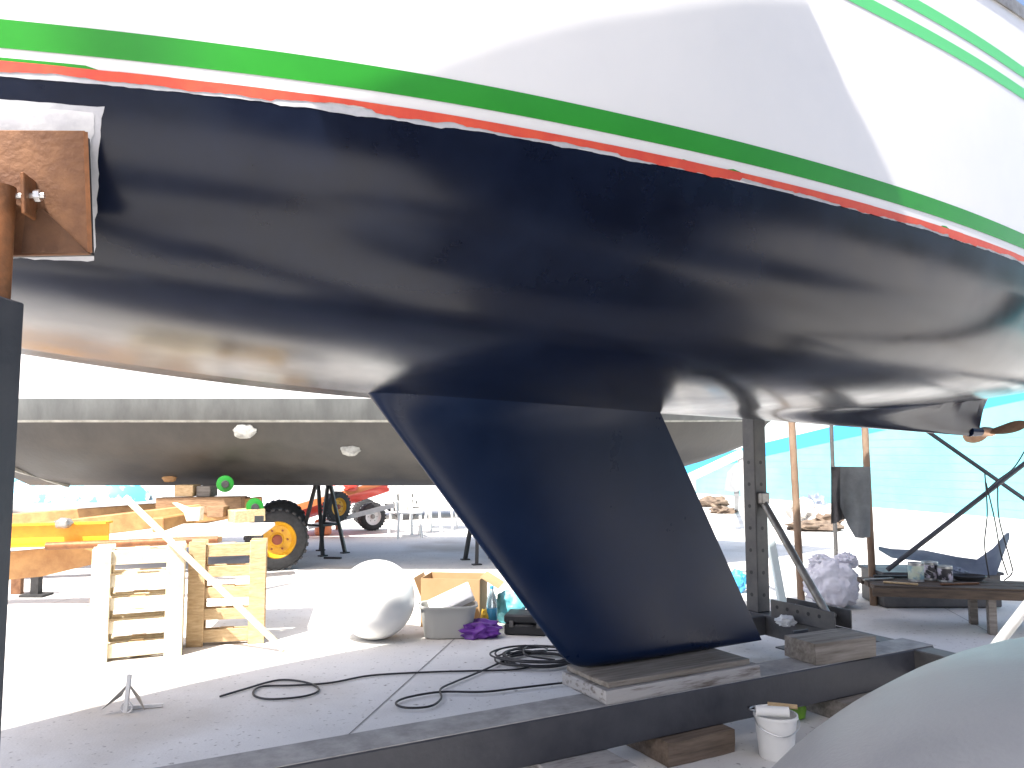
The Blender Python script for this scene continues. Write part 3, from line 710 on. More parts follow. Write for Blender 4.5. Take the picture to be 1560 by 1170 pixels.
wheel(tr, wc + Vector((-.5, 1.9, 0)), wr, .24, R(24), 'rim_yellow', 'hub_red')
part(tr, 'axle', bar(new(), wc + Vector((-.1, .1, 0)), wc + Vector((-.5, 1.8, 0)), .10, .10), 'ochre', 30, True)
part(tr, 'side_beam', bar(new(), D(-160, 838, 8.9), D(400, 770, 9.9) , .16, .22, .01), 'ochre', 30, True)
part(tr, 'side_beam', bar(new(), D(-60, 800, 11.2), D(380, 768, 11.6), .16, .22, .01), 'ochre', 30, True)
part(tr, 'cross_member', bar(new(), D(240, 800, 9.0), D(392, 772, 11.4), .14, .16, .01), 'ochre', 30, True)
# yellow flanged beam
ya, yb = D(-60, 818, 7.6), D(166, 812, 7.6); yv = (yb - ya)
yb_ = part(tr, 'flanged_beam', bar(new(), ya, yb, .014, .19, 0), 'yellow', 30, True, 'bright yellow flanged beam')
for dz in (-.1, .1):
    part(yb_, 'flange', bar(new(), ya + Vector((0, 0, dz)), yb + Vector((0, 0, dz)), .14, .016), 'yellow', 30, True)
part(tr, 'coupling', blob(new(), D(96, 797, 7.5), (.08, .05, .05), 8, .3, 2, 3), 'galv', 50, True)
# swan-neck drawbar
pts = [D(335, 822, 8.0), D(240, 830, 8.0), D(150, 842, 7.9), D(70, 856, 7.8), D(-60, 868, 7.7)]
hs = [.05, .13, .20, .26, .26]
bm = new(); rows = [[q + Vector((0, -.06, -h / 2)), q + Vector((0, .06, -h / 2)), q + Vector((0, .06, h / 2)), q + Vector((0, -.06, h / 2))] for q, h in zip(pts, hs)]
part(tr, 'drawbar', loft(bm, rows, closed=True, caps=True), 'ochre', 30, True)
part(tr, 'drawbar_tube', tube(new(), D(70, 832, 7.4), D(332, 822, 7.7), .035), 'rust_pipe', 40, True)
bm = new(); q = G(55, 908); bar(bm, q + Vector((0, 0, .0)), q + Vector((-.02, .02, .40)), .08, .08); box(bm, q + Vector((0, 0, .012)), (.24, .2, .024))
part(tr, 'prop_leg', bm, 'rubber', 30, True)
bm = new(); q = G(26, 905); bar(bm, q, q + Vector((-.02, .02, .40)), .10, .06); part(tr, 'prop_leg', bm, 'rust', 30, True)
q = G(391, 900); part(tr, 'rear_leg', bar(new(), q, q + Vector((-.01, .05, .78)), .085, .05), 'black_paint', 30, True)
# timbers and green rollers carrying the boat
def yard_timber(pa_, pb_, wx, hz, m, label): 
    return single('timber_block', bar(new(), pa_, pb_, wx, hz, .006), m, label, 'timber', (Vector(pa_) + Vector(pb_)) / 2 - Vector((0, 0, hz / 2)))
yard_timber(D(243, 770, 9.75), D(372, 768, 9.75), .22, .19, 'timber_brown', 'long brown timber lying on the trailer below the weathered boat')
yard_timber(D(272, 747, 9.8), D(300, 747, 9.8), .25, .14, 'timber_new', 'pale block wedged between long timber and boat bottom')
yard_timber(D(305, 748, 9.85), D(326, 748, 9.85), .25, .13, 'timber_grey', 'grey block wedged between long timber and boat bottom')
yard_timber(D(320, 779, 9.3), D(345, 779, 9.3), .2, .12, 'timber_brown', 'short brown block in front of the long timber on the trailer')
bm = new(); o_ = D(270, 785, 9.0)
single('wood_wedge', prism(new(), [D(262, 766, 8.9), D(282, 774, 8.9), D(305, 773, 8.9), D(303, 793, 8.9), D(284, 794, 8.9), D(280, 781, 8.9)], (0, .12, 0)), 'pallet_wood', 'pale notched wooden wedge on the trailer by the brown timber', 'wedge', D(290, 794, 8.95))
yard_timber(D(352, 787, 9.2), D(398, 783, 9.4), .3, .14, 'timber_new', 'light timber end beside the tyre')
def roller(c, label):
    t = thing('roller', label, 'roller', c)
    M = rotz(R(20)) @ Matrix.Rotation(R(90), 4, 'X')
    part(t, 'drum', lathe(new(), (0, 0, 0), [(.05, -.12), (.095, -.11), (.10, 0), (.095, .11), (.05, .12)], 24, M), 'green_plastic')
    part(t, 'hub', lathe(new(), M @ Vector((0, 0, .12)), [(.045, 0), (.04, .02), (.0, .02)], 16, M), 'rubber')
roller(D(343, 737, 9.5), 'green roller pressed under the dark boat bottom')
roller(D(388, 772, 9.35), 'green roller just above the black tyre')

# ------------------------------------------------------------ black trestles
def trestle(c, rz, h, label, wdt=.42):
    t = thing('trestle', label, 'trestle', c, rz)
    for sx in (-1, 1):
        for sy in (-1, 1):
            part(t, 'leg', bar(new(), (sx * wdt / 2 * .55, sy * .03, h), (sx * wdt / 2, sy * .26, .012), .045, .045), 'black_paint')
            part(t, 'foot', box(new(), (sx * wdt / 2, sy * .26, .008), (.12, .08, .016)), 'black_paint')
        part(t, 'rung', bar(new(), (sx * wdt / 2 * .8, -.16, h * .42), (sx * wdt / 2 * .8, .16, h * .42), .03, .03), 'black_paint')
    part(t, 'head', box(new(), (0, 0, h + .02), (wdt * .75, .1, .04)), 'black_paint')
    part(t, 'rung', bar(new(), (-wdt / 2 * .8, -.16, h * .42), (wdt / 2 * .8, -.16, h * .42), .03, .03), 'black_paint')
    return t
trestle(G(490, 843), R(55), .99, 'black steel trestle standing beside the yellow rimmed tyre', .42)
trestle(G(727, 858) + Vector((.1, .15, 0)), R(20), .95, 'black steel trestle half hidden by the keel leading edge', .40)
q = G(505, 851); single('steel_offcut', bar(new(), q + Vector((-.1, 0, .012)), q + Vector((.14, -.03, .012)), .05, .024), 'black_paint', 'flat black steel offcut on the ground by the trestle', 'offcut', q)

# ------------------------------------------------------------ red and white speedboat on its trailer
sc = G(520, 812); sd = 13.9
sb = thing('speedboat', 'small red and white speedboat with bow raised on a white trailer', 'speedboat', (sc.x, 14.4, 0))
def sp(px, py, d): return D(px, py, d)
bm = new(); rows = []
for i in range(13):
    t = i / 12; cx = 445 + 150 * t; yb0 = 802 - 52 * t ** 1.0; tp = 762 - 42 * t
    hw = .62 * (1 - t ** 2.6) + .02; r = []
    mid = sp(cx, (yb0 + tp) / 2, 14.4); zb = sp(cx, yb0, 13.9).z; zt = sp(cx, tp, 13.9).z
    zm = zb + (zt - zb) * .42; z3 = zb + (zt - zb) * .70
    for yy, z in ((-1, zt), (-1, z3), (-.98, zm), (-.8, zb + .10), (0, zb), (.8, zb + .10), (.98, zm), (1, z3), (1, zt)):
        r.append((mid.x, 14.4 + yy * hw, z))
    rows.append(r)
loft(bm, rows, [0, 2, 1, 1, 1, 1, 2, 0]); bm.faces.new([bm.verts.new(q) for q in rows[0]])
part(sb, 'hull', bm, ['white_plastic', 'red_paint', 'orange_paint'], 40, True)
bm = new(); loft(bm, [[r[0], ((Vector(r[0]) + Vector(r[-1])) / 2 + Vector((0, 0, .06)))[:], r[-1]] for r in rows]); part(sb, 'deck', bm, 'white_plastic', 40, True)
part(sb, 'seat_cover', blob(new(), sp(530, 742, 14.2), (.28, .3, .13), 9, .15, 2, 3), 'red_paint', 40, True)
stl = thing('launch_trailer', 'low white launching trailer under the red and white speedboat', 'trailer', (sc.x, 14.4, 0))
part(stl, 'frame_rail', bar(new(), sp(470, 803, 13.7), sp(600, 770, 13.7), .06, .08), 'white_steel', 30, True)
part(stl, 'frame_rail', bar(new(), sp(470, 803, 15.1), sp(600, 770, 15.1), .06, .08), 'white_steel', 30, True)
wq = G(566, 808); wheel(stl, Vector((wq.x, wq.y, .26)), .26, .16, R(35), 'white_plastic', 'galv')
wq2 = wq + Vector((-.35, 1.2, 0)); wheel(stl, Vector((wq2.x, wq2.y, .26)), .26, .16, R(35), 'white_plastic', 'galv')
part(stl, 'mudguard', lathe(new(), Vector((wq.x, wq.y, .26)), [(.30, -.1), (.32, -.1), (.32, .1), (.30, .1)], 30, rotz(R(35)) @ Matrix.Rotation(R(90), 4, 'X')), 'white_plastic', 40, True) if False else None
sw = thing('spare_wheel', 'upright spare wheel with yellow rim against the red speedboat', 'wheel', G(513, 806))
wheel(sw, D(513, 772, 13.5), .25, .14, R(50), 'rim_yellow', 'hub_red')
part(sw, 'mounting_post', bar(new(), G(513, 806), D(513, 775, 13.55), .05, .05), 'orange_paint', 30, True)
fl = G(492, 815); single('float_drum', lathe(new(), fl, [(.0, 0), (.12, .0), (.15, .03), (.15, .24), (.12, .27), (0, .27)], 24), 'orange_paint', 'pale orange float drum beneath the speedboat', 'float', fl)

# ------------------------------------------------------------ white chairs, table and van further back
def chair(c, rz, label, cat='chair'):
    t = thing('garden_chair', label, cat, c, rz, 'white garden chairs in the sunny yard')
    part(t, 'seat', box(new(), (0, 0, .42), (.44, .42, .03), None, .01), 'white_plastic')
    for sx in (-1, 1):
        for sy in (-1, 1): part(t, 'leg', bar(new(), (sx * .19, sy * .18, .42), (sx * .22, sy * .22, 0), .04, .03), 'white_plastic')
        part(t, 'armrest', bar(new(), (sx * .23, -.2, .62), (sx * .23, .2, .64), .05, .025), 'white_plastic')
        part(t, 'arm_post', bar(new(), (sx * .22, -.19, .42), (sx * .23, -.19, .62), .03, .03), 'white_plastic')
    for k in range(5): part(t, 'back_slat', bar(new(), (-.16 + .08 * k, .20, .44), (-.18 + .09 * k, .27, .86), .045, .016), 'white_plastic')
    part(t, 'top_rail', bar(new(), (-.22, .275, .87), (.22, .275, .87), .02, .06), 'white_plastic')
    return t
chair(G(617, 818), R(30), 'white garden chair standing apart from the garden table'); chair(G(648, 812), R(-60), 'white garden chair drawn up to the garden table'); chair(G(633, 803), R(160), 'white garden chair behind the two nearer white chairs')
q = G(672, 806)
tb2 = thing('garden_table', 'white garden table next to the white plastic chairs', 'table', q)
part(tb2, 'table_top', lathe(new(), (0, 0, .70), [(.44, 0), (.46, .015), (.44, .03)], 28), 'white_plastic')
for k in range(4): part(tb2, 'leg', bar(new(), (.3 * math.cos(k * 1.57 + .7), .3 * math.sin(k * 1.57 + .7), .7), (.38 * math.cos(k * 1.57 + .7), .38 * math.sin(k * 1.57 + .7), 0), .04, .04), 'white_plastic')
vq = G(690, 786)
van = thing('parked_van', 'white van with blue tinted windows parked across the sunny yard', 'van', vq, R(14))
bm = new(); prf = [(-1.9, .35), (1.9, .35), (1.95, .8), (1.75, 1.0), (1.15, 1.12), (.65, 1.78), (.3, 1.92), (-1.8, 1.92), (-1.92, 1.4)]
prism(bm, [(x, -.85, z) for x, z in prf], (0, 1.7, 0)); bmesh.ops.bevel(bm, geom=bm.edges[:], offset=.05, segments=2, affect='EDGES')
part(van, 'body', bm, 'white_plastic', 40)
for x0, x1 in ((-1.7, -1.0), (-.9, -.2), (-.1, .5)): part(van, 'window', box(new(), ((x0 + x1) / 2, -.853, 1.45), (x1 - x0, .02, .52), None, .02), 'blue_glass')
for x in (-1.2, 1.2):
    for y in (-.78, .78):
        M = Matrix.Translation((x, y, .31)) @ Matrix.Rotation(R(90), 4, 'X')
        bm = lathe(new(), (0, 0, 0), [(.18, -.09), (.29, -.1), (.31, -.05), (.31, .05), (.29, .1), (.18, .09)], 28, cap=False); bm.transform(M); w_ = part(van, 'wheel', bm, 'rubber')
        bm = lathe(new(), (0, 0, 0), [(.18, -.06), (.18, .07), (.1, .05), (0, .06)], 20); bm.transform(M); part(w_, 'rim', bm, 'galv')
q = G(85, 792)
cv = thing('covered_dinghy', 'dinghy under a blue and white cover beyond the trailer', 'dinghy', q + Vector((-.3, 1, 0)))
bm = new(); rows = []
for i in range(15):
    t = -1 + 2 * i / 14; e = max(.02, 1 - abs(t) ** 3)
    rows.append([(1.9 * t, math.cos(a) * .75 * e ** .5, .35 + (.62 * e ** .4 + .05 * mnoise.noise(Vector((t * 3, a, 1)))) * math.sin(a)) for a in np.linspace(0, math.pi, 13)])
part(cv, 'cover', loft(bm, rows), 'blue_tarp', 50)
part(cv, 'hull', prism(new(), [(-1.8, -.5, .345), (1.75, -.5, .345), (1.5, -.35, .1), (-1.7, -.35, .1)], (0, 1, 0)), 'white_plastic')
for x in (-1, 1): part(cv, 'chock', box(new(), (x, 0, .05), (.2, 1, .1)), 'timber_brown')

# ------------------------------------------------------------ the turquoise wall
wa, wbp = G(1120, 756), G(1700, 803); wa = wa + (wa - wbp) * .25; wbp = wbp + (wbp - wa) * .5
wv = (wbp - wa); WL = wv.length; wz = math.atan2(wv.y, wv.x)
wl = thing('yard_wall', 'turquoise painted block wall with a deep blue rising band', 'wall', wa, wz)
def zon(px, py):                                          # height on the wall under a pixel, and distance along it
    d = ray(px, py); n = Vector((-wv.y, wv.x, 0)); t = (wa - CAM).dot(n) / d.dot(n); q = CAM + d * t; return (q - wa).length, q.z
part(wl, 'wall_face', box(new(), (WL / 2, .1, 2.5), (WL, .2, 5.0)), 'wall_turq')
s0, z0 = zon(1180, 690); s1, z1 = zon(1560, 606)
sl_ = (z1 - z0) / (s1 - s0)
bandz = lambda s: z0 + sl_ * (s - s0)
part(wl, 'painted_band', prism(new(), [(0, -.003, bandz(0)), (WL, -.003, bandz(WL)), (WL, -.003, bandz(WL) + .42), (0, -.003, bandz(0) + .42)], (0, -.006, 0)), 'wall_blue')
part(wl, 'upper_paint', prism(new(), [(0, -.003, bandz(0) + .42), (WL, -.003, bandz(WL) + .42), (WL, -.003, 4.98), (0, -.003, 4.98)], (0, -.004, 0)), 'wall_white')
for k in range(1, 10):
    z = .2 * k * 1.0
    part(wl, 'mortar_line', box(new(), (WL / 2, -.001, z), (WL, .005, .012)), 'block_joint')

# ------------------------------------------------------------ poles, cloth, white sack
def pole(pb, pt, r, m, label, grp=None):
    return single('scaffold_pole', tube(new(), pb, pt, r, r * .95, 14), m, label, 'pole', pb, 40)
q1, q2, q3 = G(1221, 921), G(1276, 905), G(1331, 922)
t1 = D(1206, 640, q1.y); t2 = D(1266, 640, q2.y); t3 = D(1317, 640, q3.y)
pole(q1, q1 + (t1 - q1) * 1.35, .036, 'pole_rust', 'rusty brown pole standing nearest the drilled cradle post')
pole(q2, q2 + (t2 - q2) * 1.35, .021, 'steel_grey', 'thin grey pole behind the white sack')
pole(q3, q3 + (t3 - q3) * 1.35, .034, 'pole_rust', 'rusty brown pole at the end of the low bench')
rz_ = D(1268, 712, q2.y).z
single('rail', tube(new(), Vector((q2.x - .02, q2.y - .03, rz_)) , D(1325, 713, q3.y) , .012), 'steel_grey', 'thin rail between two poles carrying the grey cloth', 'rail', (q2.x, q2.y, rz_))
ct = thing('hanging_cloth', 'grey cloth draped over the rail between the poles', 'cloth', (D(1297, 820, 7.5).x, 7.5, D(1297, 820, 7.5).z))
def sheet(x0, x1, ytop, ybots, d, m, folds, seed):
    bm = new(); rows = []; n = 24
    for i in range(n + 1):
        u = i / n; px = x0 + (x1 - x0) * u; yb_ = np.interp(u, np.linspace(0, 1, len(ybots)), ybots); r = []
        for j in range(15):
            v = j / 14; q = D(px, ytop + (yb_ - ytop) * v, d + .05 * v * math.sin(u * folds + seed) + .015 * math.sin(7 * v + u * 5)); r.append(q)
        rows.append(r)
    loft(bm, rows); bmesh.ops.solidify(bm, geom=bm.faces[:], thickness=.004); return bm
part(ct, 'front_fold', sheet(1280, 1326, 711, [772, 800, 819, 820, 818], 7.52, 'cloth_grey', 7, 0), 'cloth_grey', 60, True)
part(ct, 'back_fold', sheet(1266, 1290, 711, [798, 797, 792, 790], 7.62, 'cloth_dark', 9, 1), 'cloth_dark', 60, True)
p = G(1276, 928) + Vector((0, .12, 0))
sk = thing('plastic_sack', 'full lilac white plastic sack at the foot of the poles', 'sack', p)
part(sk, 'body', blob(new(), (0, 0, .215), (.245, .19, .235), 21, .22, 2.6, 5, .12), 'lilac_bag', 60)
part(sk, 'gathered_neck', blob(new(), (.14, -.02, .43), (.10, .08, .07), 23, .5, 3, 4), 'lilac_bag', 60)
part(sk, 'gathered_neck', blob(new(), (-.10, .02, .42), (.09, .08, .06), 29, .5, 3, 4), 'lilac_bag', 60)
p = G(1128, 905) + Vector((0, .1, 0))
single('plastic_bag', blob(new(), p + Vector((0, 0, .11)), (.09, .09, .12), 31, .3, 2.4, 4, .1), 'blue_bag', 'crumpled bright blue bag by the drilled cradle post', 'bag', p, 50)
# rag on the cross beam
q = D(1197, 946, 5.52)
single('rag', blob(new(), q, (.06, .05, .035), 41, .4, 2.5, 4), 'foam', 'crumpled white rag hanging on the cradle cross beam', 'rag', q - Vector((0, 0, .03)), 50)
q = D(1212, 926, 5.6); single('rag', blob(new(), q, (.035, .03, .02), 43, .4, 2.5, 3), 'foam', 'tiny white rag on top of the brace bracket', 'rag', q, 50)

# ------------------------------------------------------------ low bench with tools, bracing pipes
ba_, bb_ = G(1318, 884, .37), G(1640, 893, .37)
bn = thing('low_bench', 'low bench of dark worn planks littered with paint tins', 'bench', (ba_ + bb_) / 2 * 1 - Vector((0, 0, .37)), math.atan2(bb_.y - ba_.y, bb_.x - ba_.x))
BL = (bb_ - ba_).length; brz = bn.rotation_euler.z
for k in range(3): part(bn, 'plank', box(new(), (random.uniform(-.04, .04), -.16 + .16 * k, .345), (BL, .145, .042), rotz(random.uniform(-.008, .008)), .004), 'bench_wood')
part(bn, 'front_rail', box(new(), (0, -.245, .315), (BL, .03, .07), None, .003), 'bench_wood')
for x in (-BL / 2 + .9, BL / 2 - .15):
    for y in (-.2, .2): part(bn, 'leg', box(new(), (x, y, .15), (.06, .06, .30), None, .004), 'timber_grey')
def onb(px, py, dy=0.): 
    q = G(px, py, .368); return q + Vector((0, dy, 0))
def tin(c, r, h, m, label, handle=True):
    t = thing('paint_tin', label, 'paint tin', c)
    part(t, 'can', lathe(new(), (0, 0, 0), [(r, 0), (r, .003), (r * .985, .008), (r * .985, h - .008), (r, h - .004), (r, h), (r * .9, h), (r * .88, h - .01), (0, h - .01)], 28), 'paint_tin')
    part(t, 'label_band', lathe(new(), (0, 0, h * .12), [(r * .99, 0), (r * 1.004, .001), (r * 1.004, h * .72), (r * .99, h * .721)], 28), m)
    if handle: part(t, 'handle', path(new(), [(-r, 0, h * .85), (-r * .7, -r * .7, h * .6), (0, -r * 1.1, h * .45), (r * .7, -r * .7, h * .6), (r, 0, h * .85)], .002), 'bolt')
tin(onb(1396, 885), .062, .155, 'tin_label', 'paint tin with green and pale label on the low bench')
tin(onb(1422, 884, .05), .066, .15, 'speckle', 'paint splashed dark tin on the bench beside the labelled tin')
tin(onb(1442, 886, .02), .06, .13, 'speckle', 'small paint splashed tin on the bench, farther from the labelled tin', False)
q = onb(1352, 880); single('scraper', bar(new(), q + Vector((-.12, 0, .012)), q + Vector((.16, -.03, .012)), .03, .02, .004), 'black_paint', 'black handled scraper on the end of the low bench', 'scraper', q)
q = onb(1480, 886, .04); bm = new()
for k in range(5): path(bm, [q + Vector(((.10 + .01 * k) * math.cos(a), (.07 + .006 * k) * math.sin(a), .01 + .008 * k)) for a in np.linspace(0, 6.1, 12)], .007, smooth=3)
single('cable_coil', bm, 'cable', 'black cable coil lying on the low bench', 'cable', q, 60)
for px, py, L_, rz, m, lab in ((1338, 884, .30, .3, 'galv', 'bare metal rod lying on the bench end by the rusty pole'), (1372, 890, .26, -.5, 'timber_new', 'pale wooden stirring stick by the labelled paint tin'), (1462, 891, .34, .15, 'rust', 'rusty flat bar on the bench beside the splashed tins')):
    q = onb(px, py); d = Vector((math.cos(rz), math.sin(rz), 0)) * L_ / 2 + Vector((0, 0, .0))
    single('loose_bar', bar(new(), q - d + Vector((0, 0, .009)), q + d + Vector((0, 0, .009)), .03, .014, .002), m, lab, 'bar', q)
q = onb(1462, 880, .10); single('rag', blob(new(), q + Vector((0, 0, .03)), (.10, .07, .04), 57, .5, 2.5, 4, .3), 'tarp_slate', 'dark crumpled rag on the bench behind the cable coil', 'rag', q, 50)
# slate tarpaulin with raised corner
tq = G(1440, 872); 
bm = new(); rows = []
for i in range(41):
    u = i / 40; px = 1338 + 200 * u; top = np.interp(u, [0, .1, .35, .6, .75, .88, .97, 1], [832, 836, 838, 848, 852, 834, 812, 811]); low = np.interp(u, [0, .1, .35, .6, .8, .9, 1], [838, 850, 856, 872, 876, 876, 820])
    r = []
    for j in range(9):
        v = j / 8; r.append(D(px, top + (max(low, top + 2) - top) * v, 7.75 - .35 * v + .05 * math.sin(9 * u + 3 * v)))
    rows.append(r)
loft(bm, rows); bmesh.ops.solidify(bm, geom=bm.faces[:], thickness=.006)
single('tarpaulin', bm, 'tarp_slate', 'folded slate grey tarpaulin with a raised pointed corner behind the bench', 'tarpaulin', D(1440, 876, 7.4), 60)
q = D(1440, 876, 7.55)
bx_ = G(1445, 878) 
crz = thing('crate', 'low grey crate carrying the folded slate tarpaulin', 'crate', Vector((q.x, 7.85, 0)))
part(crz, 'body', box(new(), (0, 0, .16), (1.1, .5, .30), None, .01), 'steel_grey')
part(crz, 'rim', box(new(), (0, 0, .32), (1.14, .54, .03), None, .004), 'steel_dark')
a, b = D(1410, 655, 7.4), D(1600, 788, 7.4)
single('bracing_pipe', tube(new(), a + (a - b) * .3, b, .019), 'steel_dark', 'dark bracing pipe sloping down towards the low bench, upper of the crossed pair', 'pipe', b)
a, b = D(1352, 868, 7.1), D(1600, 676, 7.1)
single('bracing_pipe', tube(new(), a, b + (b - a) * .25, .021), 'steel_dark', 'dark bracing pipe rising from the slate tarpaulin and crossing the other pipe', 'pipe', a)
bm = new()
for pts in ([(1500, 718), (1504, 780), (1500, 830), (1507, 880)], [(1502, 735), (1515, 790), (1524, 840), (1535, 876)], [(1520, 740), (1522, 790), (1538, 850), (1542, 872), (1530, 884)], [(1565, 680), (1545, 712), (1522, 730), (1505, 745)]):
    path(bm, [D(x, y, 7.05) for x, y in pts], .006)
single('cable', bm, 'cable', 'thin dark cable hung in loops over the crossed bracing pipes', 'cable', D(1530, 884, 7.05), 60)

# ------------------------------------------------------------ stands and clutter under the far boat's bow
ws = thing('boat_stand', 'white angled steel stand propping the bow of the weathered boat', 'boat stand', G(1055, 800))
part(ws, 'arm', bar(new(), D(1050, 728, 9.2), D(1131, 690, 9.2), .09, .09, .006), 'white_steel', 30, True)
part(ws, 'leg', bar(new(), D(1053, 724, 9.2), Vector((D(1053, 724, 9.2).x, 9.2, 0)), .085, .085, .006), 'white_steel', 30, True)
part(ws, 'leg', bar(new(), D(1128, 690, 9.2), Vector((D(1148, 760, 9.2).x, 9.3, 0)), .07, .07, .006), 'white_steel', 30, True)
part(ws, 'foot', box(new(), Vector((D(1053, 724, 9.2).x, 9.2, .02)), (.4, .3, .04)), 'white_steel', 30, True)
part(ws, 'foot', box(new(), Vector((D(1148, 760, 9.2).x, 9.3, .02)), (.3, .3, .04)), 'white_steel', 30, True)
ps_ = thing('boat_stand', 'pale blue steel stand leg behind the drilled cradle post', 'boat stand', G(1190, 922))
part(ps_, 'leg', bar(new(), G(1192, 920), D(1158, 735, 7.9), .07, .07, .005), 'pale_blue_steel', 30, True)
part(ps_, 'leg', bar(new(), G(1166, 893) + Vector((0, .3, 0)), D(1158, 735, 7.9), .06, .06, .005), 'pale_blue_steel', 30, True)
part(ps_, 'foot', box(new(), G(1192, 920) + Vector((0, 0, .012)), (.2, .16, .024)), 'pale_blue_steel', 30, True)
q = G(1122, 775)
rk = thing('outboard_leg', 'grey green outboard motor leg beyond the white stand', 'outboard motor', G(1120, 778) )
part(rk, 'cowling', prism(new(), [D(1115, 720, 15), D(1128, 706, 15), D(1140, 712, 15), D(1138, 740, 15), D(1122, 750, 15), D(1110, 748, 15)], (0, .3, 0)), 'cloth_grey', 40, True)
part(rk, 'shaft', bar(new(), D(1122, 748, 15.1), G(1122, 778), .1, .1), 'cloth_grey', 40, True)
dn = 0
for px, py, m, sz, lab in ((1088, 772, 'debris', (.55, .3, .16), 'brown rubble heap piece beneath the white stand'), (1100, 782, 'debris', (.4, .25, .1), 'flat brown board scrap beneath the white stand'),
                           (1238, 808, 'debris', (.6, .3, .10), 'dark brown scrap of timber at the foot of the turquoise wall'), (1252, 800, 'stone', (.45, .35, .22), 'pale stone lump among scraps by the turquoise wall'),
                           (1225, 800, 'stone', (.4, .3, .28), 'pale broken stone beside the scraps nearest the rusty pole'), (1262, 806, 'debris', (.35, .2, .16), 'rough brown scrap beside the pale stone by the wall'),
                           (1243, 788, 'tarp_slate', (.3, .3, .3), 'dark bundle on the pile of stones by the wall')):
    q = G(px, py); single('scrap', blob(new(), q + Vector((0, 0, sz[2] * .7)), (sz[0] * .7, sz[1], sz[2]), px, .6, 2.2, 3, .3), m, lab, 'scrap', q, 30)

# ------------------------------------------------------------ low tree beyond the wall
tq = D(1186, 655, 46.0)
tree = thing('tree', 'dark green leafy tree rising beyond the turquoise wall', 'tree', (tq.x, 46, 0))
part(tree, 'trunk', tube(new(), (0, 0, 0), (.1, 0, 1.9), .16, .09), 'bark')
bm = new(); rnd = random.Random(3)
for k in range(2600):
    a, u, v = rnd.uniform(0, 6.28), rnd.uniform(-1, 1), rnd.random() ** .4
    q = Vector((math.cos(a) * math.sqrt(1 - u * u), math.sin(a) * math.sqrt(1 - u * u), u)) * v
    q = q * (1 + .4 * mnoise.noise(q * 2.5)); c = Vector((q.x * 1.3, q.y * 1.3, 2.4 + q.z * 1.0)); n = Vector((rnd.gauss(0, 1), rnd.gauss(0, 1), rnd.gauss(0, 1))).normalized()
    x = n.orthogonal().normalized() * .09; y = n.cross(x).normalized() * .06
    bm.faces.new([bm.verts.new(c + d) for d in (x, y, -x, -y)])
o = part(tree, 'crown', bm, 'leaf', None); o['kind'] = 'stuff'

# ------------------------------------------------------------ unseen: yacht with mast inferred from its shadow, added navy yacht, added shadow awning
nb = thing('sailing_yacht', 'white yacht with tall mast moored ashore on stands behind the black one', 'sailing yacht', W(-9.23, 5.6, 0), ANG)
hn = bpy.data.objects.new('hull', hull.data.copy()); hn.data.materials.clear(); hn.data.materials.append(MATS['gelcoat']); hn.data.materials.append(MATS['blue_tarp'] if False else MATS['cloth_grey']); COL.objects.link(hn); hn.parent = nb
part(nb, 'mast', tube(new(), L(0, 0, 3.3), L(0, 0, 18.6), .115, .10, 16), 'white_steel')
part(nb, 'boom', tube(new(), L(.1, 0, 4.6), L(3.9, 0, 4.7), .06), 'white_steel')
part(nb, 'deck', prism(new(), [L(s, Bs(s) - .01, 3.3) for s in np.linspace(-4.5, 4.9, 20)] + [L(s, -Bs(s) + .01, 3.3) for s in np.linspace(4.9, -4.5, 20)], (0, 0, .03)), 'white_plastic')
part(nb, 'fin_keel', prism(new(), [L(-.9, .07, 1.75), L(.6, .07, 1.75), L(1.0, .07, .25), L(-.2, .07, .25)], (0, .14, 0)), 'cloth_grey')
part(nb, 'keel_chock', box(new(), L(.4, 0, .125), (1.4, .4, .25), None, .01), 'timber_brown')
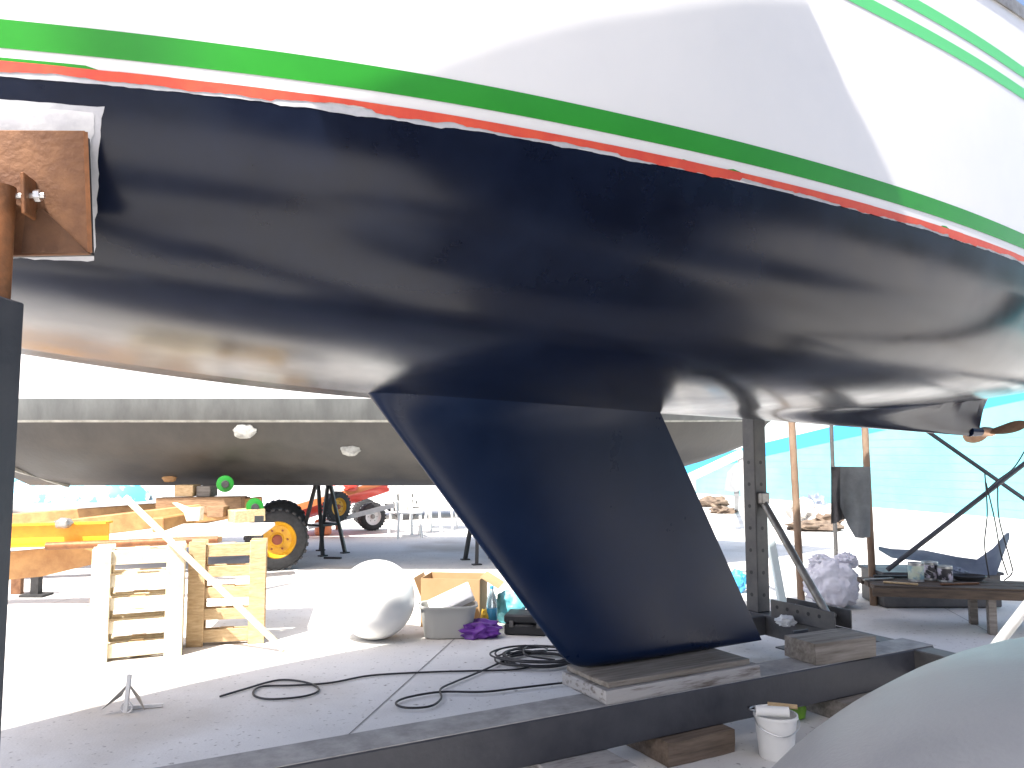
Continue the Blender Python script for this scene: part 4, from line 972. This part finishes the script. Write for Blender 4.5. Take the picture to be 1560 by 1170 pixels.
nd = thing('sailing_yacht', 'unseen navy hulled yacht, added for dark reflections, with dark underbody standing on timbers across the aisle', 'sailing yacht', W(1.3, 6.5, 0), ANG)  # hull put in out of view to darken the underbody's reflections
hd = bpy.data.objects.new('hull', hull.data.copy()); hd.data.materials.clear(); hd.data.materials.append(MATS['navy_gelcoat']); hd.data.materials.append(MATS['old_paint']); COL.objects.link(hd); hd.parent = nd
part(nd, 'deck', prism(new(), [L(s, Bs(s) - .01, 3.3) for s in np.linspace(-4.5, 4.9, 20)] + [L(s, -Bs(s) + .01, 3.3) for s in np.linspace(4.9, -4.5, 20)], (0, 0, .03)), 'white_plastic')
part(nd, 'long_keel', prism(new(), [L(-2.4, .12, 1.9), L(3.6, .12, 1.9), L(3.2, .12, .22), L(-1.4, .12, .22)], (0, .24, 0)), 'old_paint')
for x in (-.8, 2.6): part(nd, 'keel_chock', box(new(), L(x, 0, .108), (.25, 1.2, .216), None, .01), 'timber_brown')
aw = thing('shadow_gobo', 'unseen pale canvas awning stretched beside the deck of the black bottomed yacht', 'gobo', W(-1.4, 2.8, 0), ANG)  # invented out of view, shaped to cast the shadow on the topsides
AZ = 4.2
edge = [(-1.66, 2.37), (-1.53, 2.41), (-1.39, 2.48), (-1.21, 2.58), (-1.03, 2.67), (-.64, 2.82), (-.39, 2.91), (.02, 3.02), (.26, 2.76), (.59, 2.46), (.70, 2.33)]
inner = [(s - .54 * (AZ - z), surf(s, z) + .33 * (AZ - z)) for s, z in edge]
outer = [(-.25, 2.6), (-.1, 4.3), (-2.9, 4.3), (-2.8, 2.6)]
bm = new(); prism(bm, [W(s, b, AZ) for s, b in inner + outer], (0, 0, .004)); bmesh.ops.triangulate(bm, faces=bm.faces[:])
part(aw, 'canvas', bm, 'gobo', None, True)
for s, b in ((-.5, 4.2), (-2.5, 4.2)):
    part(aw, 'pole', tube(new(), W(s, b, 0), W(s, b, AZ - .04), .03), 'galv', 40, True)
    part(aw, 'rib', tube(new(), W(s, b, AZ - .022), W(s, 2.1, AZ - .022), .018), 'galv', 40, True)
